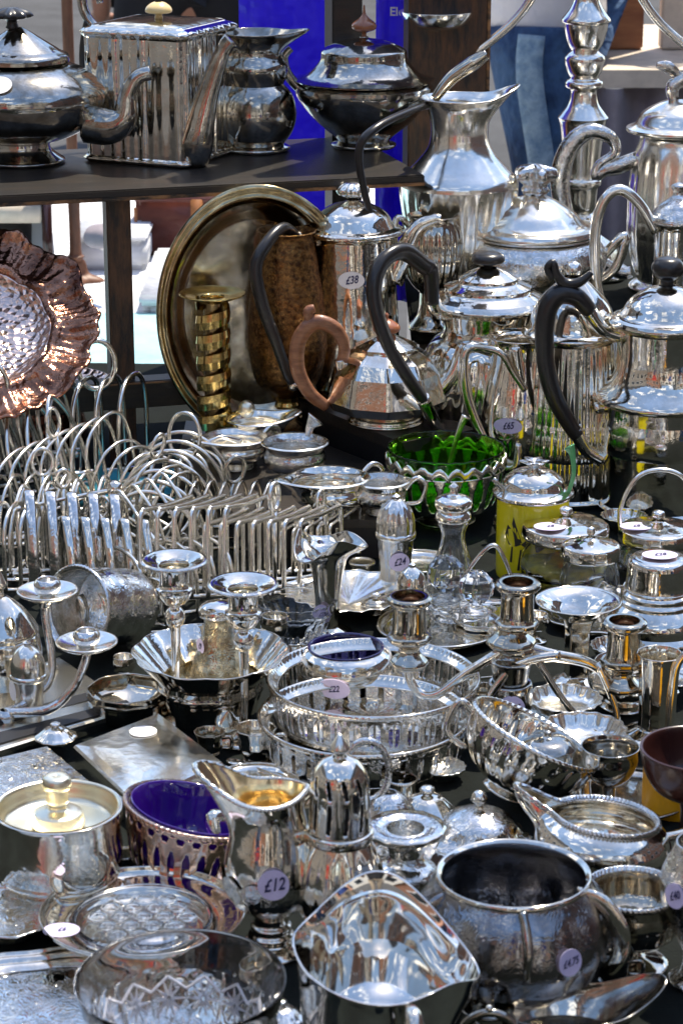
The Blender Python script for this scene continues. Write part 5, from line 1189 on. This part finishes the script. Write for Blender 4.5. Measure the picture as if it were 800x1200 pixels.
def small(kind, label, px, py, r=20, h=30, m=SILV, z=0, **kw):
    names = {'egg': ('egg_cup', 'egg cup'), 'ring': ('napkin_ring', 'napkin ring'), 'lid': ('pot_lid', 'lid'), 'cup': ('tot_cup', 'cup'), 'butter': ('butter_dish', 'dish'), 'stand': ('place_card_stand', 'stand')}
    t = T(names[kind][0], label, names[kind][1], px, py, z, **kw)
    if kind == 'egg':
        t.L('foot', [(r*.8, 0), (r*.85, 2), (r*.3, h*.15), (r*.2, h*.4)], m, seg=40); t.L('cup', wall([(r*.2, h*.38), (r*.8, h*.5), (r*.98, h*.75), (r*.9, h)], 1.4, h*.5), m, seg=48, mod=flute(12, .02))
    elif kind == 'ring':
        t.L('band', [(r, 0), (r*1.03, 2), (r*.97, h*.5), (r*1.03, h-2), (r, h), (r*.93, h-1), (r*.90, h*.5), (r*.93, 1), (r, 0)], m, seg=60); t.L('bead_edge', [(r*1.02, h-3), (r*1.07, h-1), (r*1.0, h+1)], BRIGHT, seg=120, mod=gad(40, .7, h-4, h+2))
    elif kind == 'lid':
        t.L('cover', [(r, 0), (r*1.04, 3), (r*.85, h*.3), (r*.5, h*.6), (r*.15, h*.7)], m, seg=72, mod=flute(12, .02)); t.L('knob', [(r*.12, h*.68), (r*.1, h*.76), (r*.26, h*.84), (r*.18, h*.96), (0, h)], BRIGHT, seg=24)
    elif kind == 'cup':
        t.L('body', wall([(r*.6, 0), (r*.65, 2), (r*.55, h*.1), (r*.8, h*.4), (r*.85, h*.7), (r, h)], 1.5, h*.14), m, seg=60, mod=flute(10, .02)); t.P('handle', [(r*.8, -4, h*.8), (r*1.4, -6, h*.85), (r*1.4, -6, h*.4), (r*.8, -4, h*.35)], 2.4, m)
    else:
        t.L('body', wall([(r*.6, 0), (r*.65, 2), (r*.8, h*.4), (r, h*.8), (r*1.05, h)], 1.4, h*.2), m, seg=90, mod=flute(16, .03)); t.L('inner_boss', [(r*.4, h*.3), (r*.3, h*.36), (0, h*.4)], m, seg=30)
    return t
for a in (('egg', 'little silver egg cup left of the trumpet vase', 322, 762, 17, 40), ('ring', 'silver napkin ring between cruet stand and yellow jar', 604, 700, 17, 22, TARN),
          ('butter', 'fluted silver butter dish between comport and inkwell', 722, 774, 30, 18), ('ring', 'beaded napkin ring standing in front of the cigarette box', 128, 962, 17, 24, BRIGHT),
          ('cup', 'small silver tot cup left of the stacked gallery trays', 300, 892, 24, 38), ('egg', 'silver egg cup right of the stacked gallery trays', 546, 858, 17, 34, TARN),
          ('lid', 'plain domed silver lid in front of the lower gallery tray', 500, 955, 36, 34), ('butter', 'crimped silver dish in front of the small candlestick foot', 530, 1060, 40, 20),
          ('cup', 'tiny tarnished cup behind the tilted basin', 566, 842, 20, 34, TARN), ('lid', 'small fluted lid resting left of the lobed bowl', 190, 880, 26, 26, BRIGHT),
          ('butter', 'little silver dish between gilt mouthed jug and blue basket', 268, 1046, 28, 16), ('ring', 'plain napkin ring behind the dark goblet', 676, 930, 16, 22),
          ('cup', 'silver tot cup at the foot of the inkwell', 706, 812, 20, 30), ('lid', 'chased silver lid beneath the fallen mug mouth', 62, 800, 30, 24, CHASED),
          ('butter', 'round silver dish in front of the trumpet vase', 352, 782, 28, 16, TARN), ('egg', 'egg cup with wide foot beside the green glass basket', 592, 640, 15, 34),
          ('cup', 'silver tot cup among the small boats behind the casters', 412, 640, 20, 32), ('lid', 'small silver lid between cream boat and footed bowl', 640, 1052, 24, 22),
          ('butter', 'silver pin dish at the foot of the tall black handled pot', 730, 620, 26, 16), ('ring', 'silver napkin ring before the tapered fluted pot', 676, 626, 15, 20, BRIGHT),
          ('lid', 'loose silver lid in the corner below the lacquer bowl', 775, 1070, 34, 30, DARKS), ('butter', 'oval pin tray under the low candle arms', 98, 838, 30, 14, BRIGHT),
          ('lid', 'low silver lid left of the cigarette box corner', 66, 866, 24, 20, SILV, .014), ('cup', 'tiny cup between lobed bowl and gallery trays', 246, 884, 18, 26, TARN),
          ('ring', 'dull napkin ring behind the tall sugar caster', 470, 934, 18, 22, TARN), ('butter', 'small crimped dish between gallery tray and tilted basin', 518, 912, 26, 14, BRIGHT),
          ('egg', 'slim egg cup between cruet stand and comport', 628, 752, 14, 32), ('butter', 'flat silver dish beside the faceted stoppers', 598, 752, 26, 12, BRIGHT),
          ('lid', 'little domed lid in front of the pepper caster', 440, 716, 22, 22, TARN), ('ring', 'bright napkin ring between trumpet vase and caster', 424, 676, 14, 18, BRIGHT),
          ('cup', 'small cup below the roped cream boat handle', 762, 1064, 22, 26), ('egg', 'egg cup between helmet jug foot and glass bowl', 300, 1168, 20, 34, TARN),
          ('lid', 'small worn lid between glass bowl and front jug', 330, 1196, 26, 24, HAMM), ('ring', 'napkin ring between sugar jar and blue basket', 146, 1020, 16, 20, BRIGHT),
          ('butter', 'dark little dish between front jug and dark bowl', 500, 1120, 26, 16, DARKS), ('cup', 'dark little cup right of the dark sugar bowl', 716, 1150, 24, 30, DARKS),
          ('egg', 'pair-less egg cup behind the satin card case', 146, 800, 14, 30), ('butter', 'tiny dish in front of the square wire racks', 300, 760, 24, 12, BRIGHT),
          ('lid', 'fluted lid between bell and small candlestick', 432, 1036, 24, 22, BRIGHT), ('ring', 'dark napkin ring beneath the three light arms', 556, 822, 15, 18, DARKS)):
    small(*a)
